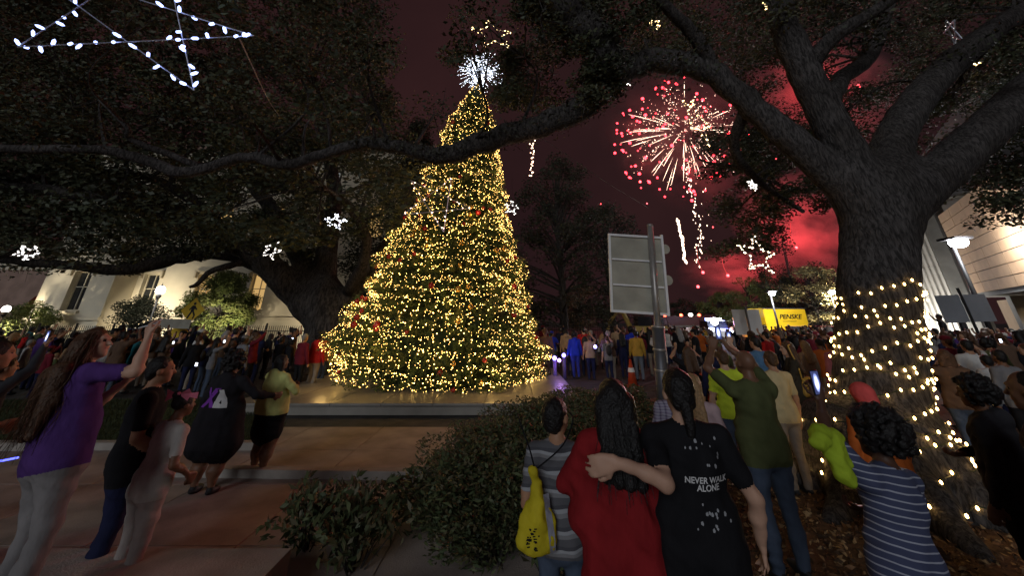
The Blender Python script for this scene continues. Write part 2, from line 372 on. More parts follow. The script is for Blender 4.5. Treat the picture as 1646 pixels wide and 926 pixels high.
# ribbed wall
A, B = np.array(at(1440, 500, 27)), np.array(at(1549, 500, 23.2)); ang, L2 = seg_frame(A, B)
rw = bpy.data.objects.new('ribbed_wall', None); COL.objects.link(rw); rw.parent = b; rw.location = (A[0], A[1], 0); rw.rotation_euler = (0, 0, ang)
mb = MB(); mb.box((L2 / 2, .25, 5), (L2, .2, 10)); mb.build('backing', M_RIB, rw)
rm = {}
for zz, hh in ((0, 5.2), (5.26, 4.7)):
    q = MB(); q.prism([(-.07, 0), (.07, 0), (.07, hh), (-.07, hh)], 0, .14); rmm = q.mesh('rib', M_RIB)
    for i in range(int(L2 / .3)): link('rib', rmm, rw, ((i + .5) * .3, 0.0, zz + .02))
mb = MB(); mb.box((L2 + .4, .1, 5), (.8, .8, 10)); mb.build('pillar', M_GREYC, rw)
for k, (dx, e_) in enumerate(((1.2, 900), (3.0, 900))):
    c_ = np.array([A[0], A[1], 0]) + np.array([math.cos(ang), math.sin(ang), 0]) * dx + np.array([math.sin(ang), -math.cos(ang), 0]) * 1.5
    f = empty('uplight', (c_[0], c_[1], 0), label=['recessed ground uplight at the ribbed wall, nearer the oak trunk', 'recessed ground uplight at the ribbed wall, nearer the stone front'][k], cat='uplight')
    q = MB(); q.tube([(0, 0, .0), (0, 0, .12)], .16, 12); q.build('housing', M_IRON, f)
    q = MB(); q.tube([(0, 0, .121), (0, 0, .13)], .13, 12); q.build('lens', mat('uplight_lens', (1, 1, 1), .3, 0, emit=(1, .95, .85), estr=5), f)
    spot_light('uplight_beam', (c_[0], c_[1], .25), (c_[0] - math.sin(ang) * 1.2, c_[1] + math.cos(ang) * 1.2, 3.2), e_, (1, .95, .86), 130, .6)

for k, x in enumerate((2.6, 6.0)):
    c_ = np.array([P1[0], P1[1], 0]) + np.array([math.cos(st.rotation_euler.z), math.sin(st.rotation_euler.z), 0]) * x + np.array([-math.sin(st.rotation_euler.z), math.cos(st.rotation_euler.z), 0]) * 1.9
    f = empty('downlight', (c_[0], c_[1], 3.27), label=['warm downlight under the stone front, nearer the bright lamp', 'warm downlight under the stone front, nearer the right edge'][k], cat='downlight')
    q = MB(); q.tube([(0, 0, -.02), (0, 0, .04)], .1, 12); q.build('housing', M_IRON, f); q = MB(); q.tube([(0, 0, -.035), (0, 0, -.022)], .08, 12); q.build('lens', mat('downlight_lens', (1, 1, 1), .3, 0, emit=(1, .72, .4), estr=8), f)
    spot_light('downlight_beam', (c_[0], c_[1], 3.2), (c_[0], c_[1] + .3, 0), 90, (1, .68, .38), 140, .6)
# ================================================================== PEOPLE: bodies as one surface grown from a distance field
def rc(a, b, ra, rb, m, k=.025): return ('c', np.array(a, float), np.array(b, float), ra, rb, m, k)
def el(c, r, m, k=.025, Rm=None): return ('e', np.array(c, float), np.array(r, float), Rm, None, m, k)
def sub(c, r, Rm=None): return ('s', np.array(c, float), np.array(r, float), Rm, None, 0, 0)
def pdist(p, P):
    if p[0] == 'c':
        _, a, b, ra, rb, _, _ = p; ab = b - a; L = ab @ ab + 1e-12
        t = np.clip(((P - a) @ ab) / L, 0, 1); return np.linalg.norm(P - a - t[..., None] * ab, axis=-1) - (ra + (rb - ra) * t)
    q = P - p[1]
    if p[3] is not None: q = q @ p[3]
    k0 = np.linalg.norm(q / p[2], axis=-1); k1 = np.linalg.norm(q / p[2] ** 2, axis=-1) + 1e-9
    return k0 * (k0 - 1) / k1
def pbox(p):
    if p[0] == 'c': r = max(p[3], p[4]); return np.minimum(p[1], p[2]) - r, np.maximum(p[1], p[2]) + r
    r = p[2] if p[3] is None else np.full(3, p[2].max()); return p[1] - r, p[1] + r
def wob(P, f, seed=0.):
    return (np.sin(P[..., 0] * f + 1.3 + seed) * np.sin(P[..., 1] * f * 1.1 + .7) + np.sin(P[..., 2] * f * .9 + 2.1 + seed) * np.sin(P[..., 0] * f * 1.3 + P[..., 1] * f * .6) + .5 * np.sin(P[..., 2] * f * 2.3 + P[..., 0] * f * 1.9 + seed)) / 2.5
CORN = np.array([(i, j, k) for i in (0, 1) for j in (0, 1) for k in (0, 1)]); EDG = [(a, b) for a in range(8) for b in range(a + 1, 8) if np.abs(CORN[a] - CORN[b]).sum() == 1]
def sdf_mesh(name, prims, h, mats, noise=None, hem=None):
    B = [pbox(p) for p in prims if p[0] != 's']; lo = np.min([b[0] for b in B], 0) - .05; hi = np.max([b[1] for b in B], 0) + .05
    N = np.ceil((hi - lo) / h).astype(int) + 1; D = np.full(N, 1.0, np.float32)
    ax = [lo[i] + h * np.arange(N[i]) for i in range(3)]
    for p in prims:
        a, b = pbox(p); mg = .06 if p[0] != 's' else .02
        i0 = np.clip(np.floor((a - mg - lo) / h).astype(int), 0, N - 1); i1 = np.clip(np.ceil((b + mg - lo) / h).astype(int) + 1, 1, N)
        sl = tuple(slice(i0[i], i1[i]) for i in range(3)); G = np.stack(np.meshgrid(*[ax[i][sl[i]] for i in range(3)], indexing='ij'), -1)
        d = pdist(p, G); cur = D[sl]
        if p[0] == 's': D[sl] = np.maximum(cur, -d); continue
        k = p[6]; hh = np.clip(.5 + .5 * (cur - d) / k, 0, 1); D[sl] = cur * (1 - hh) + d * hh - k * hh * (1 - hh)
    if noise:
        G = np.stack(np.meshgrid(*ax, indexing='ij'), -1)
        msk = 1. if hem is None else np.clip((1.44 - G[..., 2]) / .06, 0, 1)
        for amp, f in noise: D += (amp * msk * wob(G, f)).astype(np.float32)
        if hem is not None: D += (.009 * msk * np.sin(58 * G[..., 2] + 16 * G[..., 0] + 9 * G[..., 1] + 5 * wob(G, 5.)) * np.clip(wob(G, 6., 2.) + .15, 0, 1) * (np.abs(G[..., 0]) < .3)).astype(np.float32)
    s = D < 0; V8 = [D[c[0]:N[0] - 1 + c[0], c[1]:N[1] - 1 + c[1], c[2]:N[2] - 1 + c[2]] for c in CORN]
    cnt = sum((v < 0).astype(np.int8) for v in V8); act = (cnt > 0) & (cnt < 8); idx = np.argwhere(act); vals = np.stack([v[act] for v in V8], 1)
    acc = np.zeros((len(idx), 3)); w = np.zeros(len(idx))
    for a, b in EDG:
        va, vb = vals[:, a], vals[:, b]; c = (va < 0) != (vb < 0); t = np.where(c, va / np.where(c, va - vb, 1), 0)
        acc += np.where(c[:, None], CORN[a] + t[:, None] * (CORN[b] - CORN[a]), 0); w += c
    V = lo + h * (idx + acc / w[:, None]); vid = np.full(act.shape, -1, np.int64); vid[act] = np.arange(len(idx)); quads = []
    for axn in range(3):
        u, v = (axn + 1) % 3, (axn + 2) % 3; sl0 = [slice(None)] * 3; sl1 = [slice(None)] * 3; sl0[axn] = slice(0, -1); sl1[axn] = slice(1, None)
        A, Bq = s[tuple(sl0)], s[tuple(sl1)]; e = np.argwhere(A != Bq); e = e[(e[:, u] > 0) & (e[:, v] > 0) & (e[:, u] < N[u] - 1) & (e[:, v] < N[v] - 1)]
        du = np.zeros(3, int); dv = np.zeros(3, int); du[u] = 1; dv[v] = 1
        q = np.stack([vid[tuple((e - du - dv).T)], vid[tuple((e - dv).T)], vid[tuple(e.T)], vid[tuple((e - du).T)]], 1)
        fl = ~A[tuple(e.T)]; q[fl] = q[fl][:, ::-1]; quads.append(q)
    Q = np.concatenate(quads); Q = Q[(Q >= 0).all(1)]
    pos = [p for p in prims if p[0] != 's']; C = V[Q].mean(1); dd = np.stack([pdist(p, C) for p in pos], 1); mi = np.array([p[5] for p in pos])[np.argmin(dd, 1)]
    if hem is not None: mi = np.where((mi == 2) & (C[:, 2] > hem), 7, np.where((mi == 7) & (C[:, 2] <= hem), 2, mi))
    return big_mesh(name, V, Q, mats, mi, True)

SKIN, TOP, BOT, SHOE, HAIR, EYE_, LIP, EXTRA = range(8)   # EXTRA: the torso of the top garment
def ik(Sh, T, l1, l2, pole):
    d = T - Sh; L = np.linalg.norm(d); dn = d / L; L = min(L, l1 + l2 - .004); L = max(L, abs(l1 - l2) + .02)
    a = (l1 * l1 - l2 * l2 + L * L) / (2 * L); h = math.sqrt(max(0, l1 * l1 - a * a)); pole = np.array(pole, float); pp = pole - dn * (pole @ dn); pp /= np.linalg.norm(pp) + 1e-9
    return Sh + dn * a + pp * h, Sh + dn * L
def hand_prims(w, hd, pn, side, curl, sc=1., m=SKIN):
    hd = hd / np.linalg.norm(hd); pn = np.array(pn, float); pn = pn - hd * (pn @ hd); pn /= np.linalg.norm(pn) + 1e-9; lat = np.cross(hd, pn) * side; out = []
    for i, (o, L) in enumerate(((-.037, .062), (-.0125, .076), (.0125, .08), (.037, .07))):
        kn = w + hd * (.088 + (.006 if i in (1, 2) else 0)) * sc + lat * o * sc; out.append(rc(w + lat * o * .55 * sc, kn, .019 * sc, .0135 * sc, m, .012)); p = kn; ang = 0
        for j, (fr, r0, r1) in enumerate(((.45, .0125, .0118), (.30, .0118, .011), (.25, .011, .0095))):
            ang += curl * (1.0 if j == 0 else 1.25); dr = hd * math.cos(ang) + pn * math.sin(ang) + lat * o * .8; q = p + dr * L * fr * sc; out.append(rc(p, q, r0 * sc, r1 * sc, m, .004)); p = q
    b = w + hd * .02 * sc + lat * .02 * sc; q = b + (hd * .55 + lat * .75 + pn * .25) * .05 * sc; r = q + (hd * .85 + lat * .25 + pn * .4) * .035 * sc; r2 = r + (hd * .9 + pn * .5 * curl) * .025 * sc
    return out + [rc(b, q, .016 * sc, .0125 * sc, m, .01), rc(q, r, .012 * sc, .0105 * sc, m, .005), rc(r, r2, .0105 * sc, .008 * sc, m, .005)]
def rotm(yaw, pitch, roll=0.): return np.array((Matrix.Rotation(yaw, 3, 'Z') @ Matrix.Rotation(pitch, 3, 'X') @ Matrix.Rotation(roll, 3, 'Y')))
def figure(w=1., armR=None, armL=None, sleeve='short', bottom='trousers', hem=.84, lean=0., yaw=0., pitch=0., hood=False, stance=.10, step=0., belly=0., flare=0., fingers=True, head_s=1., knee=0., hat=None, bust=.0):
    """prims in a 1.75 m frame facing +y; arm = (hand xyz, pole xyz, curl, palm normal) or None"""
    P = []; sh = lambda x, y, z: np.array([x, y + lean * max(0., z - .92), z])
    for s in (-1, 1):
        x = s * stance; hip = np.array([s * .088 * w, 0, .90]); kn = np.array([x * 1.0, .02 + step * s * .5 + knee, .49]); an = np.array([x, -.02 + step * s, .09])
        lm = SKIN if bottom in ('skirt', 'shorts') else BOT
        P += [rc(hip, hip * .45 + kn * .55, .098 * w, .078 * w, BOT, .03), rc(hip * .45 + kn * .55, kn, .076 * w, .060 * w, lm if bottom != 'shorts' else BOT, .02), rc(kn, kn * .5 + an * .5 + [0, -.018, 0], .058 * w, .056 * w, lm, .02), rc(kn * .5 + an * .5 + [0, -.018, 0], an, .056 * w, .038 if lm == SKIN else .052, lm, .02)]
        P += [el(an + [0, .055, -.045], (.046, .125, .045), SHOE, .015), rc(an, an - [0, 0, .03], .042, .045, SHOE, .01)]
    P += [el(sh(0, -.01, .92), (.165 * w, .125 * w, .13), BOT, .04)]
    if bottom == 'skirt': P += [rc((0, 0, .86), (0, 0, .62), .125 * w, .135 * w, BOT, .03), rc((-.05, 0, .86), (-.05, 0, .62), .115 * w, .125 * w, BOT, .03), rc((.05, 0, .86), (.05, 0, .62), .115 * w, .125 * w, BOT, .03)]
    P += [el(sh(0, .0, 1.28), (.178 * (.5 + .5 * w), .118 * w, .215), EXTRA, .05), el(sh(0, .012 + belly * .3, 1.06), (.16 * w + belly * .3, .122 * w + belly * .5, .20), EXTRA, .06), rc(sh(-.07 * w, 0, 1.0), sh(-.08 * w, 0, hem + .06), .115 * w, .105 * w + flare, EXTRA, .05), rc(sh(.07 * w, 0, 1.0), sh(.08 * w, 0, hem + .06), .115 * w, .105 * w + flare, EXTRA, .05)]
    if bust: P += [el(sh(s * .08, .10, 1.27), (.08, .06 + bust, .085), EXTRA, .04) for s in (-1, 1)]
    shw = .168 * (.55 + .45 * w)
    P += [rc(sh(0, -.01, 1.425), sh(s * shw, -.005, 1.405), .072, .066, TOP, .04) for s in (-1, 1)] + [rc(sh(0, -.015, 1.43), sh(0, .0, 1.54), .062, .052, SKIN, .015)]
    hc = sh(0, .02, 1.635); Rm = rotm(yaw, pitch); hp = lambda *v: hc + Rm @ (np.array(v) * head_s); hr = lambda *v: np.array(v) * head_s
    P += [el(hp(0, -.012, .022), hr(.076, .096, .092), SKIN, .02, Rm), el(hp(0, .028, -.045), hr(.058, .066, .078), SKIN, .025, Rm), el(hp(0, .068, -.095), hr(.028, .024, .02), SKIN, .02, Rm), rc(hp(0, .088, .012), hp(0, .112, -.028), .009, .014, SKIN, .014), el(hp(0, .084, .03), hr(.05, .016, .012), SKIN, .015, Rm)]
    for s in (-1, 1): P += [el(hp(s * .077, -.008, -.012), hr(.012, .024, .033), SKIN, .008, Rm), el(hp(s * .031, .0815, .008), hr(.009, .006, .004), EYE_, .002, Rm), el(hp(s * .03, .062, -.03), hr(.026, .024, .02), SKIN, .015, Rm)]
    P += [el(hp(0, .0905, -.058), hr(.022, .009, .0075), LIP, .004, Rm)]
    if hood: P += [el(sh(0, -.085, 1.455), (.12, .075, .085), TOP, .03), rc(sh(-.085, -.02, 1.475), sh(-.03, .08, 1.42), .035, .03, TOP, .02), rc(sh(.085, -.02, 1.475), sh(.03, .08, 1.42), .035, .03, TOP, .02)]
    wr = []
    for s, arm in ((1, armR), (-1, armL)):
        Sh = sh(s * (shw + .012), -.005, 1.395); arm = arm or ((s * (.27 + .06 * (w - 1)) * (.6 + .4 * w), .07, .86), (s * .4, -1, 0), .35, (-s, .25, 0))
        T = np.array(arm[0], float); E, W_ = ik(Sh, T, .285, .255, arm[1]); am = SKIN if sleeve == 'short' else TOP; q = .016 if sleeve == 'long' else 0.
        Mid = Sh * .35 + E * .65
        P += [rc(Sh, Mid, .066, .058 if sleeve != 'none' else .046, TOP if sleeve != 'none' else SKIN, .035), rc(Mid, E, .046 + q, .040 + q, am, .012 if sleeve == 'short' else .025), rc(E, E * .6 + W_ * .4, .040 + q, .040 + q, am, .02), rc(E * .6 + W_ * .4, W_, .039 + q, .026 + q * .8, am, .02)]
        hd = (W_ - E) / np.linalg.norm(W_ - E) if len(arm) < 5 else np.array(arm[4], float)
        if fingers: P += hand_prims(W_ + hd * .012, hd, arm[3], -s, arm[2])
        else: P += [el(W_ + hd * .07, (.035, .035, .06), SKIN, .02)]
        wr.append((W_, hd))
    return P, hc, Rm, wr
def hair_prims(style, hc, Rm, s=1., m=0, seed=0):
    hp = lambda *v: hc + Rm @ (np.array(v) * s); r = np.random.default_rng(abs(seed) + 5); H = []
    cap = [el(hp(0, -.022, .034), (.087 * s, .104 * s, .096 * s), m, .02, Rm)]; face = [('s', hp(0, .092, -.035), np.array((.078, .075, .098)) * s, Rm, None, 0, 0)]
    if style == 'short': H = [el(hp(0, -.024, .032), (.084 * s, .1 * s, .093 * s), m, .02, Rm), el(hp(0, -.07, -.03), (.066 * s, .045 * s, .06 * s), m, .03, Rm)] + face
    elif style in ('long', 'wavy'):
        H = cap + [rc(hp(x, -.055, .0), hc + [x * 1.5 + .01 * r.normal(), -.165 + .015 * r.normal(), -.36 - .06 * r.random()], .062, .035, m, .03) for x in (-.07, -.03, .02, .065)] + [rc(hp(x, -.02, .0), hc + [x * 1.15, -.01, -.22], .032, .02, m, .03) for x in (-.078, .078)] + face
        if style == 'wavy': H += [rc(hc + [x, -.15, -.2], hc + [x * 1.3, -.21, -.56 - .08 * r.random()], .075, .03, m, .03) for x in (-.1, -.03, .05)]
    elif style == 'pony': H = cap + [el(hp(0, -.12, .05), (.035, .04, .035), m, .02, Rm), rc(hp(0, -.13, .05), hc + [0, -.17, -.14], .035, .018, m, .02)] + face
    elif style == 'bun': H = cap + [el(hp(0, -.09, .1), (.05, .05, .045), m, .015, Rm)] + face
    elif style == 'curly':
        H = cap + face
        for i in range(430):
            d = r.normal(size=3); d /= np.linalg.norm(d)
            if d[1] > .45 and d[2] < .35: continue
            if d[2] < -.75: continue
            H.append(el(hp(*(np.array([0, -.03, .03]) + d * np.array([.125, .125, .125]) * r.uniform(.8, 1.12))), (.021 * s * r.uniform(.6, 1.25),) * 3, m, .005))
        H = [p for p in H if p[0] != 's'] + face
    elif style == 'bob': H = cap + [rc(hp(x, -.05, .0), hp(x * 1.15, -.05, -.13), .06, .05, m, .03) for x in (-.06, 0, .06)] + face
    return H
def strands(mb, roots, length, wave, r0, grav, seed, back):
    r = np.random.default_rng(abs(seed))
    for p in roots:
        L = length * r.uniform(.6, 1.1); n = 9; t = np.linspace(0, 1, n)[:, None]; ph = r.uniform(0, 6.28, 3)
        dirn = np.array(back) * .25 + np.array([0, 0, -1.]) * grav + r.normal(size=3) * .10
        q = p + dirn * L * t + wave * np.sin(t * r.uniform(7, 12) + ph) * (t ** .5); mb.tube(q, np.linspace(r0, r0 * .4, n), 3, cap=False)

# ---- cloth, skin and hair materials
def cloth(name, col, bump=.9, rough=.9): return mat('cloth_' + name, col, rough, .22, 7, bump, 11, spec=.12, stretch=(1, 1, .55))
def banded(name, cols, axis, freq, rough=.9, cross=None):
    """woven stripes (and cross stripes) of a fabric in object space"""
    key = 'cloth_' + name
    if key in _mats: return _mats[key]
    m = bpy.data.materials.new(key); m.use_nodes = True; n, l = m.node_tree.nodes, m.node_tree.links; b = n['Principled BSDF']; b.inputs['Roughness'].default_value = rough; b.inputs['Specular IOR Level'].default_value = .15
    tc = n.new('ShaderNodeTexCoord'); no = n.new('ShaderNodeTexNoise'); no.inputs['Scale'].default_value = 5; l.new(tc.outputs['Object'], no.inputs['Vector'])
    def stripe(ax, f, cc):
        sx = n.new('ShaderNodeSeparateXYZ'); l.new(tc.outputs['Object'], sx.inputs[0]); a = n.new('ShaderNodeMath'); a.operation = 'MULTIPLY_ADD'; a.inputs[1].default_value = f; l.new(sx.outputs[ax], a.inputs[0])
        k = n.new('ShaderNodeMath'); k.operation = 'MULTIPLY'; k.inputs[1].default_value = .5; l.new(no.outputs['Fac'], k.inputs[0]); l.new(k.outputs[0], a.inputs[2]); fr = n.new('ShaderNodeMath'); fr.operation = 'FRACT'; l.new(a.outputs[0], fr.inputs[0])
        rp = n.new('ShaderNodeValToRGB'); rp.color_ramp.interpolation = 'CONSTANT'; l.new(fr.outputs[0], rp.inputs['Fac']); e = rp.color_ramp.elements
        while len(e) < len(cc): e.new(.5)
        for i, (p, c) in enumerate(cc): e[i].position = p; e[i].color = tuple(c) + (1,)
        return rp.outputs['Color']
    c1 = stripe(axis, freq, cols)
    if cross:
        mx = n.new('ShaderNodeMix'); mx.data_type = 'RGBA'; mx.inputs['Factor'].default_value = .5; l.new(c1, mx.inputs[6]); l.new(stripe(*cross), mx.inputs[7]); c1 = mx.outputs[2]
    l.new(c1, b.inputs['Base Color']); _mats[key] = m; return m
SK = [mat('skin_light', (.50, .30, .21), .55, .08, 12), mat('skin_tan', (.36, .19, .11), .55, .08, 12), mat('skin_brown', (.17, .085, .05), .5, .08, 12), mat('skin_dark', (.085, .042, .027), .5, .08, 12)]
HR = {'black': mat('hair_black', (.010, .009, .009), .45, .3, 40, .6, 70), 'brown': mat('hair_brown', (.075, .038, .02), .5, .35, 40, .6, 70), 'blond': mat('hair_blond', (.28, .17, .08), .5, .3, 40, .5, 70), 'grey': mat('hair_grey', (.25, .24, .23), .6, .2, 40, .5, 70)}
M_EYE = mat('eye', (.03, .02, .018), .2, 0); M_LIP = mat('lip', (.35, .13, .11), .5, .05)
M_SHOE = mat('shoe', (.02, .02, .022), .6, .1); M_SHOEW = mat('shoe_pale', (.45, .44, .42), .6, .1)
def hero(name_label, px, py_top, Y, H, facing, skin, hair, hair_style, top, legs, z0=0., vox=.011, shoe=None, cat='person', hat=None, extra=None, hair_strands=None, dx=0., dy=0., hair_s=1., tilt=0., **kw):
    """a person whose head top appears at px, py_top at depth Y"""
    p = at(px, py_top, Y); s = H / 1.75; e = empty('person', (p[0] + dx, Y + dy, z0), (0, tilt, facing), label=name_label, cat=cat); e.scale = (s, s, s)
    P, hc, Rm, wr = figure(**kw)
    if extra: P += extra
    body = link('body', sdf_mesh('body', P, vox, [skin, top, legs, shoe or M_SHOE, HR[hair], M_EYE, M_LIP, top], [(.010, 16 + (px % 5)), (.006, 34)], hem=kw.get('hem', .84)), e)
    if hair_style != 'bald':
        hps = hair_prims(hair_style, hc, Rm, hair_s, 0, int(px)); ho = link('hair', sdf_mesh('hair', hps, max(.008, vox * .8), [HR[hair]], [(.006, 55), (.004, 110)]), e)
        if hair_strands:
            n_, L_, wv, g_ = hair_strands; r = np.random.default_rng(abs(int(px))); d = r.normal(size=(n_, 3)); d /= np.linalg.norm(d, axis=1)[:, None]; d[:, 1] = -np.abs(d[:, 1]) * .9 + .12; d[:, 2] = np.abs(d[:, 2]) * 1.3 - .45
            mb = MB(); strands(mb, hc + d * np.array([.092, .112, .105]) + [0, -.02, .03], L_, wv, .0035, g_, int(px), (0, -1, 0)); mb.build('loose_strands', HR[hair], ho)
    return e, body, wr, hc, Rm
def local_to_world(e, p): return np.array(Matrix.LocRotScale(e.location, e.rotation_euler, e.scale) @ Vector(p))
def phone(e, wr, i, label, up=(0, 0, 1), face=(0, -1, 0), off=(0, 0, 0), col=(.5, .6, 1.), lit=True, landscape=False, case=(.015, .015, .017)):
    w, hd = wr[i]; c = local_to_world(e, w + hd * .09 + np.array(off)); Rz = Matrix.Rotation(e.rotation_euler.z, 3, 'Z')
    f = Rz @ Vector(face); f.normalize(); u = Vector(up); u = (u - f * u.dot(f)).normalized(); x = u.cross(f).normalized(); M3 = Matrix((x, -f, u)).transposed()
    o = empty('phone', tuple(c), tuple(M3.to_euler()), label=label, cat='phone'); a, b = (.15, .075) if landscape else (.075, .15)
    bm = bmesh.new(); bmesh.ops.create_cube(bm, size=1); bmesh.ops.scale(bm, vec=(a, .009, b), verts=bm.verts); bmesh.ops.bevel(bm, geom=bm.edges[:], offset=.0035, segments=2, affect='EDGES'); me = bpy.data.meshes.new('case'); bm.to_mesh(me); bm.free(); me.materials.append(mat('phone_case_%d' % int(case[0] * 100), case, .3, 0)); link('case', me, o)
    q = MB(); q.box((0, -.0052, 0), (a * .9, .001, b * .9)); q.build('screen', screen_mat() if lit else M_GLASSD, o); return o
def screen_mat():
    if 'phone_screen' in _mats: return _mats['phone_screen']
    m = bpy.data.materials.new('phone_screen'); m.use_nodes = True; n, l = m.node_tree.nodes, m.node_tree.links; b = n['Principled BSDF']; b.inputs['Roughness'].default_value = .15; b.inputs['Base Color'].default_value = (.01, .01, .012, 1)
    tc = n.new('ShaderNodeTexCoord'); mp = n.new('ShaderNodeMapping'); mp.inputs['Scale'].default_value = (38, 1, 17); vo = n.new('ShaderNodeTexNoise'); vo.inputs['Scale'].default_value = 1.0; vo.inputs['Detail'].default_value = 4
    gr = n.new('ShaderNodeTexGradient'); gr.gradient_type = 'SPHERICAL'; l.new(tc.outputs['Object'], mp.inputs['Vector']); l.new(mp.outputs['Vector'], gr.inputs['Vector']); l.new(mp.outputs['Vector'], vo.inputs['Vector'])
    ml = n.new('ShaderNodeMath'); ml.operation = 'MULTIPLY'; l.new(gr.outputs['Fac'], ml.inputs[0]); l.new(vo.outputs['Fac'], ml.inputs[1]); rp = n.new('ShaderNodeValToRGB'); l.new(ml.outputs[0], rp.inputs['Fac']); e = rp.color_ramp.elements
    e[0].color = (.02, .025, .07, 1); e[1].position = .38; e[1].color = (1, .97, .9, 1); e.new(.15).color = (.22, .28, .6, 1); l.new(rp.outputs['Color'], b.inputs['Emission Color']); b.inputs['Emission Strength'].default_value = 2.4; _mats['phone_screen'] = m; return m
def back_print(body, e, me, cx, cz, name, m, off=.004, sub_=0):
    """lay flat lettering or an emblem onto the back of a garment"""
    bm = bmesh.new(); bm.from_mesh(me)
    bmesh.ops.triangulate(bm, faces=bm.faces[:])
    if sub_: bmesh.ops.subdivide_edges(bm, edges=bm.edges[:], cuts=sub_, use_grid_fill=True)
    b2 = bmesh.new(); b2.from_mesh(body.data); tr = BVHTree.FromBMesh(b2)
    for v in bm.verts:
        x, z = cx + v.co.x, cz + v.co.y; hit = tr.ray_cast(Vector((x, -1.0, z)), Vector((0, 1, 0))); v.co = Vector((x, (hit[0].y if hit[0] else 0) - off - v.co.z, z))
    m2 = bpy.data.meshes.new(name); bm.to_mesh(m2); bm.free(); b2.free(); m2.materials.append(m); return link(name, m2, e)
# ================================================================== TREES
def bark_mat(name, col, sc=1.):
    m = bpy.data.materials.new(name); m.use_nodes = True; n, l = m.node_tree.nodes, m.node_tree.links; b = n['Principled BSDF']
    b.inputs['Roughness'].default_value = .92; b.inputs['Specular IOR Level'].default_value = .15
    tc = n.new('ShaderNodeTexCoord'); mp = n.new('ShaderNodeMapping'); mp.inputs['Scale'].default_value = (1, 1, .24); l.new(tc.outputs['Object'], mp.inputs['Vector'])
    n1 = n.new('ShaderNodeTexNoise'); n1.inputs['Scale'].default_value = 26 * sc; n1.inputs['Detail'].default_value = 7; n1.inputs['Roughness'].default_value = .65; n1.inputs['Distortion'].default_value = .6; l.new(mp.outputs['Vector'], n1.inputs['Vector'])
    n2 = n.new('ShaderNodeTexNoise'); n2.inputs['Scale'].default_value = 1.6; n2.inputs['Detail'].default_value = 4; l.new(tc.outputs['Object'], n2.inputs['Vector'])
    rp = n.new('ShaderNodeValToRGB'); l.new(n1.outputs['Fac'], rp.inputs['Fac']); e = rp.color_ramp.elements
    e[0].position = .40; e[0].color = tuple(c * .30 for c in col) + (1,); e[1].position = .62; e[1].color = tuple(c * 1.15 for c in col) + (1,)
    r2 = n.new('ShaderNodeValToRGB'); l.new(n2.outputs['Fac'], r2.inputs['Fac']); e = r2.color_ramp.elements; e[0].position = .3; e[0].color = (.6, .58, .55, 1); e[1].position = .7; e[1].color = (1, 1, 1, 1)
    mul = n.new('ShaderNodeMix'); mul.data_type = 'RGBA'; mul.blend_type = 'MULTIPLY'; mul.inputs['Factor'].default_value = 1
    l.new(rp.outputs['Color'], mul.inputs[6]); l.new(r2.outputs['Color'], mul.inputs[7]); l.new(mul.outputs[2], b.inputs['Base Color'])
    bp = n.new('ShaderNodeBump'); bp.inputs['Strength'].default_value = 1; bp.inputs['Distance'].default_value = .05
    l.new(n1.outputs['Fac'], bp.inputs['Height']); l.new(bp.outputs['Normal'], b.inputs['Normal']); return m
M_BARK = bark_mat('oak_bark', (.115, .104, .10)); M_BARKF = bark_mat('oak_bark_far', (.085, .075, .07), .5)
M_LEAF = [mat('oak_leaf_a', (.055, .065, .034), .55, .3, .6), mat('oak_leaf_b', (.085, .088, .046), .6, .3, .6), mat('oak_leaf_c', (.04, .045, .028), .6, .3, .6)]

def limb(mb, path, n=12, m=5, jit=.05):
    """path of (px, py, depth, radius)"""
    P = np.array([at(a, b, c) for a, b, c, r in path]); rr = np.array([r for *_, r in path])
    Q = smooth_path(np.hstack([P, rr[:, None]]), m)
    wob = rng.normal(size=(len(Q), 3)) * (Q[:, 3:4] * .10); wob[0] = 0
    mb.tube(Q[:, :3] + wob, np.maximum(Q[:, 3], .01), n, jitter=jit); return Q
def limb_part(parent, m, path, n=12, k=5):
    mb = MB(); Q = limb(mb, path, n, k); mb.build('limb', m, parent, True); return Q
def crown_mesh(name, clusters, per, size, flat=.55, mats=M_LEAF):
    Cs = []
    for (c, r) in clusters:
        k = int(per * rng.uniform(.6, 1.3)); p = rng.normal(size=(k, 3)); p /= np.linalg.norm(p, axis=1)[:, None]
        p *= (rng.uniform(0, 1, k) ** .45)[:, None] * r; p[:, 2] *= flat; Cs.append(p + c)
    C = np.concatenate(Cs); V, Fq = leaves(C, rng.uniform(.7, 1.35, len(C)) * size, .5)
    mi = np.repeat(rng.integers(0, len(mats), len(clusters)), [len(c) for c in Cs]); mi = np.where(rng.random(len(C)) < .3, rng.integers(0, len(mats), len(C)), mi)
    return big_mesh(name, V, Fq, mats, mi)
def twigs(mb, clusters, limbs, r0=.04, dmax=6.5):
    L = np.concatenate(limbs)
    for c, r in clusters:
        d = np.linalg.norm(L[:, :3] - c, axis=1); i = int(np.argmin(d + rng.uniform(0, 1.2, len(d)))); p = L[i, :3]
        if d[i] > dmax: continue
        mid = (p + c) / 2 + rng.normal(size=3) * d[i] * .12; mid[2] += .1 * d[i]
        Q = smooth_path([p, mid, c], 5); mb.tube(Q, np.linspace(min(r0 * (1 + d[i] * .25), L[i, 3] * .6), .008, len(Q)), 5, cap=False)
        for k in range(4):
            e = c + rng.normal(size=3) * r * .55; mb.tube([Q[7], (Q[7] + e) / 2 + rng.normal(size=3) * .1, e], [.018, .012, .005], 4, cap=False)

